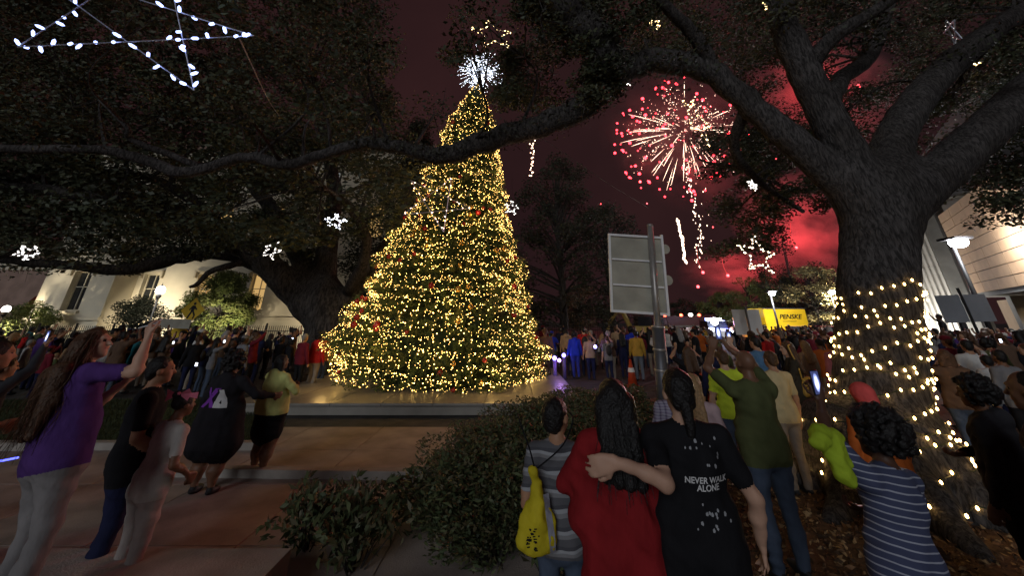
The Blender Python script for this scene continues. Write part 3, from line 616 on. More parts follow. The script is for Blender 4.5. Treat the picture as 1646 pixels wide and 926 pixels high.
def inside(px, py, polys):
    hit = np.zeros(np.shape(px), bool)
    for poly in polys:
        c = np.zeros(np.shape(px), bool); n = len(poly)
        for i in range(n):
            (x1, y1), (x2, y2) = poly[i], poly[(i + 1) % n]
            if y1 != y2: c ^= ((y1 > py) != (y2 > py)) & (px < (x2 - x1) * (py - y1) / (y2 - y1) + x1)
        hit |= c
    return hit
# openings in the canopy through which sky, tree top and fireworks are seen
GAPS = [[(612, 40), (640, -60), (760, -60), (740, 60), (690, 120), (700, 225), (668, 235), (640, 190), (625, 110)],
        [(700, 110), (745, 95), (830, 150), (895, 165), (880, 200), (800, 220), (700, 235)],
        [(860, 195), (960, 190), (1000, 140), (1150, 130), (1200, 200), (1330, 330), (1345, 480), (860, 520)],
        [(640, 240), (880, 240), (880, 700), (500, 700)],
        [(1325, 75), (1370, 40), (1430, 95), (1440, 135), (1360, 150)], [(1230, 140), (1265, 150), (1305, 215), (1260, 205)],
        [(1480, 225), (1560, 150), (1570, 165), (1500, 235)], [(1340, 330), (1500, 330), (1660, 270), (1660, 800), (1340, 800)]]

# ---- right oak
oak = empty('live_oak', tuple(on_ground(1425, 800)), label='massive live oak with light strings wound round its trunk, on the right', cat='tree')
oak.location = (0, 0, 0)
mb = MB(); limbs = []
tb = at(1425, 800, 6.15)
P = [(1432, 815, 6.15, .92), (1430, 790, 6.15, .80), (1424, 740, 6.15, .64), (1416, 660, 6.15, .545), (1411, 560, 6.15, .495), (1410, 470, 6.15, .485), (1412, 390, 6.15, .49), (1416, 335, 6.15, .52), (1420, 300, 6.15, .46)]
def path_q(path, m=5):
    A_ = np.array([at(a, b, c) for a, b, c, r in path]); return smooth_path(np.hstack([A_, np.array([[r] for *_, r in path])]), m)
TR = path_q(P, 6)
def fork(parent, m, trunk, starts, vox, k, roots=0, noise=None):
    pr = [rc(trunk[i][:3], trunk[i + 1][:3], trunk[i][3], trunk[i + 1][3], 0, .02) for i in range(len(trunk) - 1)]
    for pth in starts:
        q = path_q(pth, 3); pr += [rc(q[i][:3], q[i + 1][:3], q[i][3] * 1.02, q[i + 1][3] * 1.02, 0, k if i < 2 else .03) for i in range(len(q) - 1)]
    b0 = np.array([trunk[0][0], trunk[0][1], 0]); R0 = trunk[0][3]
    for j in range(roots):
        a = j * 2 * math.pi / roots + .2; d = np.array([math.cos(a), math.sin(a), 0]); pr += [rc(b0 + d * R0 * .5 + [0, 0, .7], b0 + d * R0 * 1.05 + [0, 0, .16], R0 * .32, R0 * .22, 0, k), rc(b0 + d * R0 * 1.05 + [0, 0, .16], b0 + d * R0 * 1.8 + [0, 0, -.05], R0 * .22, R0 * .1, 0, k)]
    link('trunk', sdf_mesh('trunk', pr, vox, [m], noise), parent)
PA = [(1405, 335, 6.15, .34), (1350, 292, 6.2, .30), (1300, 248, 6.2, .26), (1230, 188, 6.3, .24)]
PC = [(1408, 330, 6.15, .36), (1360, 245, 6.1, .31), (1310, 150, 6.1, .27), (1268, 60, 6.0, .26)]
PD = [(1430, 335, 6.15, .38), (1510, 275, 6.2, .34), (1600, 195, 6.2, .31), (1690, 110, 6.2, .29)]
PE = [(1422, 320, 6.15, .36), (1438, 220, 6.4, .30), (1500, 130, 6.7, .27), (1580, 60, 7, .25)]
fork(oak, M_BARK, TR, [PA, PC, PD, PE], .045, .22, 9, [(.018, 7), (.010, 17)])
LA = limb_part(oak, M_BARK, [(1300, 248, 6.2, .25), (1230, 188, 6.3, .24), (1150, 122, 6.4, .24), (1065, 98, 6.5, .27), (1000, 112, 6.6, .28), (945, 168, 6.8, .27), (870, 202, 6.9, .25), (780, 226, 7, .22), (715, 250, 7.1, .19), (650, 238, 7.2, .14), (590, 230, 7.2, .13), (520, 248, 7.2, .12), (465, 264, 7.1, .12), (400, 252, 7, .11), (330, 270, 6.9, .11), (292, 277, 6.8, .11), (230, 256, 6.7, .10), (150, 240, 6.6, .09), (0, 239, 6.4, .08), (-120, 228, 6.2, .06)], 14, 5)
LB = limb_part(oak, M_BARK, [(1000, 112, 6.6, .27), (965, 75, 6.4, .34), (925, 30, 6.2, .36), (880, -25, 6.0, .36), (800, -90, 5.8, .33), (700, -180, 5.5, .25)], 12, 5)
LC = limb_part(oak, M_BARK, [(1310, 150, 6.1, .26), (1268, 60, 6.0, .25), (1250, -20, 5.9, .23), (1235, -140, 5.6, .22)], 14, 5)
LD = limb_part(oak, M_BARK, [(1600, 195, 6.2, .30), (1690, 110, 6.2, .29), (1800, 20, 6, .3)], 14, 5)
LE = limb_part(oak, M_BARK, [(1500, 130, 6.7, .26), (1580, 60, 7, .25), (1660, 10, 7.2, .25)], 14, 5)
LF = limb_part(oak, M_BARK, [(1325, 190, 6.1, .2), (1350, 130, 6.6, .17), (1395, 95, 7, .15), (1420, 40, 7.4, .12), (1440, -30, 7.6, .09)], 10, 5)
LG = limb_part(oak, M_BARK, [(1290, 120, 6.1, .17), (1340, 60, 5.6, .14), (1400, 20, 5.3, .11), (1480, -30, 5, .08)], 10, 5)
LH = limb_part(oak, M_BARK, [(1150, 122, 6.4, .16), (1120, 60, 6, .14), (1070, 10, 5.6, .11), (1010, -50, 5.2, .08)], 10, 5)
LI = limb_part(oak, M_BARK, [(330, 270, 6.9, .07), (215, 225, 6.4, .06), (205, 205, 6.2, .04), (160, 160, 6, .03)], 8, 4)
LJ = limb_part(oak, M_BARK, [(1200, 165, 6.3, .12), (1180, 240, 7.2, .1), (1230, 300, 8, .07), (1290, 340, 9, .05)], 8, 4)
limbs = [TR, LA, LB, LC, LD, LE, LF, LG, LH, LI, LJ[:9]]
cl = []
def try_add(c, r, lo=3.9, gaps=GAPS, pad=0):
    px, py = project(c)
    if c[1] < 8.0 and 1190 < px < 1680 and 140 < py < 350: return False
    if c[2] < lo or inside(np.array([px]), np.array([py]), gaps)[0]: return False
    cl.append((np.array(c), r)); return True
# overhead crown: clumps spread round the limbs and above
for k in range(700):
    px, py, Y = rng.uniform(-150, 1800), rng.uniform(-220, 330), rng.uniform(4.6, 11)
    if px < 1000 and py > 205: continue
    c = at(px, py, Y)
    if py > 100 and 1000 < px < 1340: continue
    if 820 < px < 1000 and 60 < py < 260: continue
    try_add(c, rng.uniform(.45, 1.0))
    if len(cl) > 330: break
for k in range(70): try_add(at(rng.uniform(830, 990), rng.uniform(-60, 170), rng.uniform(5.9, 6.7)), rng.uniform(.28, .45), gaps=[[(700, 40), (850, 30), (905, 130), (940, 200), (700, 240)], [(1000, 130), (1100, 120), (1100, 300), (960, 300)]])
for k in range(34): try_add(at(rng.uniform(805, 900), rng.uniform(75, 175), rng.uniform(8.5, 10.5)), .5, gaps=GAPS[:1])
SMALL = [[(1315, 85), (1345, 45), (1400, 40), (1440, 100), (1430, 140), (1360, 150)], [(1225, 130), (1270, 140), (1310, 215), (1265, 205)], [(1475, 228), (1560, 145), (1575, 165), (1500, 240)], [(985, 120), (1120, 110), (1190, 160), (1200, 250), (1150, 300), (985, 300)]]
k0 = len(cl)
while len(cl) < k0 + 360: try_add(at(rng.uniform(1010, 1760), rng.uniform(-80, 250), rng.uniform(8.1, 14)), rng.uniform(.45, .85), gaps=SMALL)
for k in range(110): try_add(at(rng.uniform(1130, 1340), rng.uniform(205, 410), rng.uniform(8.5, 13)), rng.uniform(.35, .65), gaps=[[(860, 195), (1110, 130), (1150, 300), (1120, 500), (860, 500)], [(1270, 300), (1345, 345), (1345, 460), (1260, 430)]])
for k in range(22): try_add(at(rng.uniform(1575, 1665), rng.uniform(250, 365), rng.uniform(8, 10)), .45, gaps=[])
cr = link('crown', crown_mesh('oak_crown', cl, 265, .094), oak)
mb = MB(); twigs(mb, cl[::2], limbs, .028, 2.6); mb.build('twigs', M_BARK, oak)['kind'] = 'stuff'
M_NL = mat('near_oak_leaf', (.09, .11, .06), .5, .2, 20); lf = MB(); lf.add([(0, 0, 0), (.012, .003, .018), (.013, .004, .036), (0, 0, .058), (-.013, .004, .036), (-.012, .003, .018)], [(0, 1, 2, 3), (0, 3, 4, 5)]); lf_me = lf.mesh('leaf', M_NL)
for (x0, y0, x1, y1, Y) in ((330, -30, 365, 45, 1.75), (265, -30, 330, 75, 1.85), (345, -20, 390, 20, 1.7)):
    A_, B_ = at(x0, y0, Y), at(x1, y1, Y + .05); tw = MB(); tw.tube(smooth_path([A_, (A_ + B_) / 2 + [.01, 0, .01], B_], 4), np.linspace(.004, .0015, 9), 5); tw.build('sprig_stem', M_BARK, oak)
    for t in np.linspace(.25, 1, 8): link('leaf', lf_me, oak, tuple(A_ + (B_ - A_) * t), (rng.uniform(-2, 2), rng.uniform(-2, 2), rng.uniform(0, 6.28)), (1.1,) * 3)
# resurrection fern growing on the limbs
Cs = []
for Lm, dens, a, b in ((LB, 330, 0, 22), (LA, 190, 18, 52)):
    for q in Lm[a:b]:
        k = int(dens * .55); t = rng.normal(size=(k, 3)); t /= np.linalg.norm(t, axis=1)[:, None]; t[:, 2] = np.abs(t[:, 2]) * .9 - .35
        Cs.append(q[:3] + t * (q[3] * rng.uniform(.95, 1.9, k))[:, None] + rng.normal(size=(k, 3)) * .06)
C = np.concatenate(Cs); V, Fq = leaves(C, rng.uniform(.06, .13, len(C)), .3, .9)
f_ = link('fern', big_mesh('fern', V, Fq, mat('fern_leaf', (.07, .068, .05), .8, .35, 2)), oak); f_['kind'] = 'stuff'

# light strings wound round the trunk
M_BULB_T = mat('trunk_bulb', (1, .8, .5), .3, 0, emit=(1, .60, .19), estr=20)
M_WIRE = mat('green_wire', (.02, .03, .015), .6, 0)
wrap = empty('light_string', (0, 0, 0), label='warm white light string wound round the right oak trunk', cat='light string')
bt = icosa('light_bulb', M_BULB_T, .0145)
zz, rr_, xx = TR[:, 2], TR[:, 3], TR[:, :2]
def trunk_at(z): return np.array([np.interp(z, zz, xx[:, 0]), np.interp(z, zz, xx[:, 1])]), np.interp(z, zz, rr_)
b2 = bmesh.new(); b2.from_mesh([o for o in oak.children if o.name.startswith('trunk')][0].data); bvh = BVHTree.FromBMesh(b2)
pts = []; turns, z0, z1 = 13, .12, 2.55; n = 330
for i in range(n):
    t = i / (n - 1); a = t * turns * 2 * math.pi; z = z0 + (z1 - z0) * t + .07 * math.sin(a * 2.3) + rng.normal() * .012
    c, r = trunk_at(z); d = Vector((math.cos(a), math.sin(a), 0)); hit = bvh.ray_cast(Vector((c[0], c[1], z)) + d * 3.0, -d)
    p = hit[0] + d * .02 if hit[0] else Vector((c[0], c[1], z)) + d * r
    pts.append(tuple(p))
b2.free()
mb = MB(); mb.tube(pts, .006, 4); mb.build('wire', M_WIRE, wrap)
for i, p in enumerate(pts):
    if p[1] < trunk_at(p[2])[0][1] + .35 and len(wrap.children) < 290:
        a = math.atan2(p[1] - 6.15, p[0] - tb[0]); link('light_bulb', bt, wrap, (p[0] + .015 * math.cos(a), p[1] + .015 * math.sin(a), p[2] + rng.normal() * .03), scale=(1, 1, 1.5))

# ---- left oak behind the crowd
oak2 = empty('live_oak', (0, 0, 0), label='wide dark live oak with forked trunk behind the left crowd', cat='tree')
T2 = path_q([(535, 572, 20, 1.55), (534, 556, 20, 1.3), (532, 530, 20, 1.1), (528, 500, 20, 1.05), (524, 478, 20, .9)], 5)
fork(oak2, M_BARKF, T2, [[(515, 505, 20, .75), (470, 465, 20, .66), (425, 420, 19.5, .58)], [(525, 500, 20, .65), (524, 430, 20.3, .54), (530, 370, 20.6, .46)], [(540, 510, 20, .55), (575, 460, 20, .44), (610, 415, 20, .40)], [(508, 480, 20, .55), (480, 410, 20.5, .47), (440, 340, 21, .40)]], .11, .4, 7, [(.04, 3), (.02, 8)])
L1 = limb_part(oak2, M_BARKF, [(470, 465, 20, .62), (425, 420, 19.5, .57), (375, 388, 19, .52), (300, 352, 18, .44), (220, 326, 17, .36), (120, 310, 16, .28), (0, 296, 15, .2), (-90, 285, 14, .12)], 12)
L2 = limb_part(oak2, M_BARKF, [(455, 450, 20, .42), (400, 418, 20, .38), (340, 406, 19.6, .36), (270, 418, 19, .34), (200, 434, 18, .26), (100, 425, 17, .2), (-30, 415, 16, .14)], 12)
L3 = limb_part(oak2, M_BARKF, [(524, 430, 20.3, .52), (530, 370, 20.6, .45), (538, 300, 21, .4), (520, 210, 21, .3), (500, 110, 21, .2)], 12)
L4 = limb_part(oak2, M_BARKF, [(575, 460, 20, .43), (610, 415, 20, .39), (640, 360, 20, .34), (655, 290, 20, .24)], 12)
L5 = limb_part(oak2, M_BARKF, [(480, 410, 20.5, .46), (440, 340, 21, .39), (380, 260, 21, .32), (320, 170, 20, .2)], 12)
L6 = limb_part(oak2, M_BARKF, [(415, 418, 19.6, .2), (380, 424, 19, .17), (340, 436, 18.5, .13), (318, 456, 18, .1), (305, 462, 17.8, .07)], 8)
L7 = limb_part(oak2, M_BARKF, [(560, 470, 19.6, .3), (590, 400, 18, .24), (560, 330, 16.5, .18), (500, 300, 15, .12)], 10)
L8 = limb_part(oak2, M_BARKF, [(375, 388, 19, .3), (320, 330, 17.5, .25), (240, 285, 16, .18), (140, 275, 14.5, .12)], 10)
limbs2 = [T2, L1, L2, L3, L4, L5, L7, L8]
cl = []
g2 = GAPS[:2] + [[(640, 190), (700, 190), (720, 330), (660, 420), (600, 470), (560, 560), (900, 560), (900, 190)], [(40, 428), (190, 428), (200, 448), (310, 440), (600, 470), (600, 620), (40, 620)], [(300, 425), (370, 428), (440, 470), (480, 520), (300, 520)]]
for k in range(5200):
    px, py, Y = rng.uniform(-160, 690), rng.uniform(-150, 432), rng.uniform(11.5, 25)
    if py > 330 and Y > 21 and rng.random() < .6: continue
    if py > 385 and (px > 250 or rng.random() < .5): continue
    try_add(at(px, py, Y), rng.uniform(.7, 1.5), 3.6, g2)
    if len(cl) >= 800: break
k0 = len(cl)
while len(cl) < k0 + 120: cl.append((at(rng.uniform(-60, 520), rng.uniform(285, 415), rng.uniform(17, 24)), rng.uniform(.7, 1.2)))
link('crown', crown_mesh('oak_crown_far', cl, 225, .195), oak2)
mb = MB(); twigs(mb, cl[:300], limbs2, .05); mb.build('twigs', M_BARKF, oak2)['kind'] = 'stuff'

# ---- background trees
def tree(px, Y, z_top, rx, label, mats, leaf, n_cl, per, trunk_r=.2, z_low=2.0, cone=False, name='tree'):
    base = at(px, 518, Y); e = empty(name, (base[0], Y, 0), label=label, cat='tree')
    mb = MB(); mb.tube(smooth_path([(0, 0, -.1), (.1, 0, z_top * .3), (-.1, .1, z_top * .6), (0, 0, z_top * .92)], 4), np.linspace(trunk_r, trunk_r * .25, 13), 9, jitter=.08)
    cs = []
    for k in range(n_cl):
        t = rng.uniform(0, 1); z = z_low + (z_top - z_low) * t
        w_ = rx * ((1 - t) ** .8 if cone else math.sqrt(max(.05, 1 - (2 * t - .85) ** 2 * .8)))
        a = rng.uniform(0, 6.28); r_ = w_ * math.sqrt(rng.uniform(.1, 1)); cs.append((np.array([math.cos(a) * r_, math.sin(a) * r_, z]), rng.uniform(.1, .2) * rx + .35))
        if k % 2 == 0: mb.tube([(0, 0, z * .75), (math.cos(a) * r_ * .5, math.sin(a) * r_ * .5, z * .9), cs[-1][0]], [trunk_r * .3, trunk_r * .2, .02], 5)
    mb.build('trunk', M_BARKF, e)
    link('crown', crown_mesh('crown', cs, per, leaf, .7, mats), e); return e
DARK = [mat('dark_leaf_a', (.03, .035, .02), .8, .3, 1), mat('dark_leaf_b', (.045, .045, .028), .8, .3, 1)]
LIT = [mat('lit_green_leaf_a', (.10, .13, .035), .6, .3, 1), mat('lit_green_leaf_b', (.15, .17, .05), .6, .3, 1)]  # lamplight on these trees put into brighter leaf colour than the dark set
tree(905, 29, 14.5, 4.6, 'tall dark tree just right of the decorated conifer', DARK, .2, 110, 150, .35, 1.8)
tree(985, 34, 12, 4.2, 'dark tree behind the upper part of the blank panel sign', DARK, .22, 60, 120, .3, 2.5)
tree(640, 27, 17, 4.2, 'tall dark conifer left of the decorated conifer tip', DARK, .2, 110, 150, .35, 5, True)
tree(935, 40, 5.2, 3.2, 'low round tree lit amber, left of the blank panel sign', [mat('amber_lit_leaf', (.16, .11, .05), .7, .3, 1)], .2, 34, 130, .2, 1.6)  # amber light on this tree put into the leaf colour
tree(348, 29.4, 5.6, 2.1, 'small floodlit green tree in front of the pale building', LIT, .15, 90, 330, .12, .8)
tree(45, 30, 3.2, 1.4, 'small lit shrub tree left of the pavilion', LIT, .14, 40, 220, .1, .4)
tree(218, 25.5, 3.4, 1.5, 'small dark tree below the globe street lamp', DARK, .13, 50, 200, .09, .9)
for px, Y, h, rx, lb, mt in ((1160, 62, 6, 3.0, 'far small tree left of the white sign back', LIT), (1212, 56, 7.5, 4.2, 'lit green tree behind the white sign back', LIT), (1262, 60, 9, 4.8, 'lit tree behind the yellow box truck', LIT), (1318, 50, 8.5, 4.2, 'lit tree between box truck and right oak trunk', [mat('pale_lit_leaf', (.26, .22, .10), .7, .3, 1)]),  # the pale leaf set carries lamplight in its colour
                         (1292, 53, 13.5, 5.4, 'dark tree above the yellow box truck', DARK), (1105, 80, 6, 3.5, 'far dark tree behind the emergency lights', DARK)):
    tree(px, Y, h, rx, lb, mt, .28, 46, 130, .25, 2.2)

# ================================================================== DECORATED CONIFER
base = np.array([-2.58, 14.5, .26]); TILT = math.atan2(1.0, 12.0)
xt = empty('christmas_tree', tuple(base), (0, TILT, 0), label='giant conifer covered in warm lights and baubles on the stone platform', cat='christmas tree')
prof_z = np.array([0, .5, 1.2, 2.6, 4.4, 6.1, 8.3, 9.8, 11.2, 12.0]); prof_r = np.array([3.0, 3.45, 3.35, 2.85, 2.30, 1.75, 1.32, 1.02, .5, .08])
def prof(z): return np.interp(z, prof_z, prof_r)
mb = MB(); mb.tube([(0, 0, 0), (0, 0, 6), (0, 0, 12)], [.28, .16, .03], 10); mb.build('trunk', M_BARKF, xt)
# boughs: sprays of needles pointing out and slightly down, in uneven layers
nb = 5200
z = 12 * (1 - np.sqrt(rng.uniform(0, 1, nb))) * 1.0; a = rng.uniform(0, 2 * math.pi, nb)
lump = 1 + .07 * np.sin(a * 5 + z * 2.2) + .06 * np.sin(z * 7 + a * 2) + rng.normal(size=nb) * .05
rad = prof(z) * lump * rng.choice([1, .9, .75], nb, p=[.6, .25, .15])
bp = np.stack([np.cos(a) * rad, np.sin(a) * rad, z], 1); bd = np.stack([np.cos(a), np.sin(a), rng.uniform(-.45, .15, nb)], 1)
per = 26; t = rng.uniform(0, 1, (nb, per)); ln = rng.uniform(.30, .50, nb) * (0.55 + .45 * prof(z) / 3.4)
cen = bp[:, None] - bd[:, None] * (t * ln[:, None])[..., None] + rng.normal(size=(nb, per, 3)) * .045
nd = bd[:, None] * .8 + rng.normal(size=(nb, per, 3)) * .55
V, Fq = leaves(cen.reshape(-1, 3), np.repeat(rng.uniform(.12, .2, nb), per), .16, dirs=nd.reshape(-1, 3))
NEED = [mat('needle_a', (.09, .12, .03), .6, .3, 2), mat('needle_b', (.12, .13, .035), .6, .3, 2), mat('needle_c', (.065, .095, .025), .6, .3, 2)]
link('boughs', big_mesh('boughs', V, Fq, NEED, np.repeat(rng.integers(0, 3, nb), per)), xt)['kind'] = 'stuff'
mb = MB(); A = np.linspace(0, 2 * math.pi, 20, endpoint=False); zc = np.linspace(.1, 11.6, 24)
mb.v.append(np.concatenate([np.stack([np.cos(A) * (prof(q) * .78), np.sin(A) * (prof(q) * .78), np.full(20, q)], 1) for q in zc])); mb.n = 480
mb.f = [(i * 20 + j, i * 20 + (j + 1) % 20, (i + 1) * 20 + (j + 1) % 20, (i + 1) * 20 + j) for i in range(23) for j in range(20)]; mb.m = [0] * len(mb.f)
mb.build('inner_dark_cone', mat('inner_cone_dark', (.02, .03, .01), .95, .4, 6, .8, 20), xt)  # dark cone added inside the boughs to block sight through them
# lights
M_XB = mat('tree_bulb', (1, .85, .5), .3, 0, emit=(1, .59, .15), estr=15.0)
nl = 13500
z = 12 * (1 - np.sqrt(rng.uniform(0, 1, nl))); z = np.clip(z + rng.normal(size=nl) * .03, .02, 11.9); a = rng.uniform(0, 2 * math.pi, nl)
# strings run in uneven garlands: draw half of the bulbs towards helical lines
hel = rng.random(nl) < .55; z = np.where(hel, np.round(z / .33 + a / (2 * math.pi)) * .33 - a / (2 * math.pi) * .33 + rng.normal(size=nl) * .05, z); z = np.clip(z, .03, 11.9)
lump = 1 + .07 * np.sin(a * 5 + z * 2.2) + .06 * np.sin(z * 7 + a * 2)
rad = prof(z) * lump * rng.uniform(.94, 1.05, nl) + .02
LP = np.stack([np.cos(a) * rad, np.sin(a) * rad, z], 1); rs = rng.choice([.005, .0075, .0125], nl, p=[.46, .40, .14])
front = np.argsort(LP[:, 1] + .25 * np.abs(LP[:, 0]) - rs * 40)
bm_ = icosa('light_bulb', M_XB, 1.0)
for i in front[:295]: link('light_bulb', bm_, xt, tuple(LP[i]), scale=(rs[i] * 1.15,) * 3)
rest = front[295:]; O = np.array([(1, 0, 0), (0, 1, 0), (-1, 0, 0), (0, -1, 0), (0, 0, 1), (0, 0, -1)], float)
OF = np.array([(0, 1, 4), (1, 2, 4), (2, 3, 4), (3, 0, 4), (1, 0, 5), (2, 1, 5), (3, 2, 5), (0, 3, 5)])
V = (LP[rest][:, None] + O[None] * rs[rest][:, None, None] * 1.15).reshape(-1, 3); Fq = (OF[None] + 6 * np.arange(len(rest))[:, None, None]).reshape(-1, 3)
link('string_lights', big_mesh('string_lights', V, Fq, M_XB), xt)['kind'] = 'stuff'
for i in range(34):   # unseen lamps added beside the strings to brighten the needles
    zb = 11.2 * (1 - math.sqrt((i + .5) / 34)) + .3; a = i * 2.399963; r = float(prof(zb)) + .32
    point_light('string_fill', (math.cos(a) * r, math.sin(a) * r, zb), 9, (1, .62, .2), .15, xt)
# baubles
bm_r = MB(); bm_r.ball((0, 0, 0), .085, 14); bm_r.tube([(0, 0, .08), (0, 0, .105)], .02, 8)
red = bm_r.mesh('bauble', mat('red_bauble', (.32, .012, .010), .16, 0, spec=.7), True); gold = bm_r.mesh('bauble', mat('gold_bauble', (.75, .45, .12), .22, 0, metal=.8), True)
for i in range(120):
    zb = 11 * (1 - math.sqrt(rng.uniform(0, 1))) + .15; a = rng.uniform(math.pi, 2 * math.pi) if i < 90 else rng.uniform(0, math.pi); r = prof(zb) * 1.03 + .02
    link('bauble', red if i % 5 < 3 else gold, xt, (math.cos(a) * r, math.sin(a) * r, zb), scale=(rng.uniform(.7, 1.15),) * 3)
# starburst topper
tp = MB(); M_TW = mat('topper_led', (1, 1, 1), .3, 0, emit=(.78, .86, 1), estr=7)
tc_ = np.array([.02, 0, 12.75]); tp2 = MB()
for i in range(150):
    d = rng.normal(size=3); d /= np.linalg.norm(d); L_ = rng.uniform(.75, 1.25)
    tp2.tube([tc_ + d * .08, tc_ + d * L_], [.012, .005], 4)
    for q in np.arange(.25, L_, .075):
        if rng.random() < .75: p = tc_ + d * q + rng.normal(size=3) * .018; r_ = .016 * (1.25 - q * .3); tp.add(p + O * r_ * np.array([1, 1, 1]), OF)
topper = tp2.build('topper', mat('topper_rod', (.7, .72, .78), .4, 0, metal=.6), xt)
tp.build('topper_lights', M_TW, topper)
q = MB(); q.tube([(0, 0, 11.7), tuple(tc_)], [.05, .04], 8); q.build('topper_mast', M_IRON, xt)
# ================================================================== STAR LIGHTS HANGING IN THE TREES
def star_light(tips, label, m_b, bulb_r, per_edge, wire_r, hang=1.2, wire_col=None, outline=False):
    """tips: five points (world) in star order round the rim; bulbs along the five long strokes"""
    T = [np.array(t, float) for t in tips]; c = sum(T) / 5
    e = empty('star_light', tuple(c), label=label, cat='star light', group='star lights hanging in the oaks')
    o5 = [0, 2, 4, 1, 3, 0]; mb = MB()
    if outline:
        W5 = [c + ((T[i] + T[(i + 1) % 5]) / 2 - c) * .50 for i in range(5)]; T = [p for i in range(5) for p in (T[i], W5[i])]; o5 = list(range(10)) + [0]
    for a, b in zip(o5, o5[1:]): mb.tube([T[a] - c, (T[a] + T[b]) / 2 - c, T[b] - c], wire_r, 5)
    fr = mb.build('frame', wire_col or mat('star_frame', (.5, .52, .6), .4, 0, metal=.5), e)
    bme = icosa('light_bulb', m_b, bulb_r)
    for a, b in zip(o5, o5[1:]):
        for k in range(per_edge):
            t = (k + rng.uniform(.1, .9)) / per_edge
            if not outline and .40 < t < .60 and rng.random() < .75: continue
            d = rng.normal(size=3); d /= np.linalg.norm(d); p = T[a] * (1 - t) + T[b] * t - c + d * (wire_r + bulb_r * 1.6)
            q = Vector(d).to_track_quat('Z', 'Y').to_euler(); link('light_bulb', bme, e, tuple(p), tuple(q), (1, 1, 2.4))
    if hang:
        top = max(T, key=lambda t: t[2]); w_ = MB(); w_.tube([top - c, top - c + [0, 0.02, hang]], wire_r * .35, 4); w_.build('hanging_wire', M_IRON, e)
    return e
WHITE = mat('cool_white_bulb', (.9, .93, 1), .3, 0, emit=(.36, .47, 1), estr=4.2)
WARM = mat('warm_star_bulb', (1, .85, .6), .3, 0, emit=(1, .70, .30), estr=9)
PINK = mat('blush_star_bulb', (1, .8, .7), .3, 0, emit=(1, .62, .42), estr=9)
SNOW = mat('white_star_bulb', (1, 1, 1), .3, 0, emit=(1, .93, .85), estr=3.5)
rim = [(26, -64), (263, -79), (408, 57), (312, 145), (28, 75)]
dep = [1.72, 1.66, 1.62, 1.74, 1.80]
star_light([at(x, y, Y) for (x, y), Y in zip(rim, dep)], 'large cool white wire star hanging nearest, at the upper left', WHITE, .0095, 15, .0035, 1.4)
def flat_star(px, py, Y, rpx, rot, label, m_b, sq=1., per=9, tw=.35, br=None, outline=True):
    c = at(px, py, Y); dd = np.linalg.norm(c - np.array([0, 0, EYE])); s_ = rpx / F_PX * dd * .93
    ex = np.array([math.cos(tw), math.sin(tw), 0]); ez = np.array([0, .15, 1.]) * sq
    star_light([c + s_ * (ex * math.sin(rot + k * 2 * math.pi / 5) + ez * math.cos(rot + k * 2 * math.pi / 5)) for k in range(5)], label, m_b, br or max(.006, .00105 * dd), max(2, round(per * .42)) if outline else per, .0007 * dd if outline else .0012 * dd, 1.0, None, outline)
flat_star(792, 55, 7.6, 38, 1.0, 'amber wire star tilted just above the starburst topper', WARM, .9, 10)
flat_star(538, 357, 14.5, 16, 0, 'small bright white star on the middle limb of the left oak', mat('bright_star_bulb', (1, 1, 1), .3, 0, emit=(.85, .9, 1), estr=12), .8, 9)
flat_star(437, 403, 16, 13, .3, 'small white star on the long left limb of the left oak', SNOW, 1., 8, 1.0)
flat_star(45, 406, 14, 8, .5, 'tiny white star beside the pavilion at the far left', SNOW, 1., 6, 1.0)
flat_star(1218, 411, 10.5, 31, .15, 'warm white star with open middle left of the right oak trunk', mat('cream_star_bulb', (1, .9, .7), .3, 0, emit=(1, .80, .52), estr=10), .95, 11, .2)
flat_star(702, 325, 9.2, 62, .35, 'large blush wire star in front of the decorated conifer', PINK, .85, 9, .5, None, False)
flat_star(822, 334, 12.5, 13, .1, 'small white star at the right edge of the decorated conifer', SNOW, 1., 7)
flat_star(1120, 192, 9.0, 46, .2, 'warm wire star overlapping the firework burst', WARM, 1., 10, .7)
flat_star(1053, 38, 8.5, 14, .6, 'small warm star high in the oak canopy, top centre', WARM, 1., 7)
flat_star(1235, 11, 7.5, 9, .2, 'tiny warm star beside the upright oak limb at the top', WARM, 1., 6)
flat_star(1530, 50, 9, 24, .9, 'dim wire star in the canopy at the upper right', SNOW, .8, 5, .8, .006, False)
flat_star(1565, 97, 9.5, 10, .4, 'small amber star below the dim wire star at the upper right', WARM, .6, 6)
flat_star(1005, 131, 10, 9, .7, 'tiny white star left of the firework burst', SNOW, .9, 6)
flat_star(1210, 297, 10, 9, .3, 'tiny white star right of the firework burst', SNOW, .9, 6)
# hanging strand
e = empty('light_strand', tuple(at(855, 228, 7.0)), label='short vertical strand of blush lights hanging from the long limb', cat='light strand')
p0, p1 = at(857, 212, 7.0), at(854, 284, 7.0); mb = MB(); mb.tube([p0 - p0, p1 - p0], .004, 4); mb.build('wire', M_WIRE, e); e.location = tuple(p0)
bme = icosa('light_bulb', PINK, .012)
for k in range(26): t = .2 + .8 * k / 25; link('light_bulb', bme, e, tuple((p1 - p0) * t + rng.normal(size=3) * .022))
# thin cables
for a, b, lb in (((385, 62, 2.2), (452, 190, 6.5), 'thin grey cable running down from the nearest star'), ((872, 222, 6.9), (1042, 334, 12), 'thin straight cable below the long limb, left of the fireworks')):
    P, Q = at(*a), at(*b); mb = MB(); mb.tube(smooth_path([P, (P + Q) / 2 - [0, 0, .06], Q], 6), .007, 4); tag(mb.build('cable', mat('cable', (.25, .22, .22), .6, 0)), lb, 'cable')

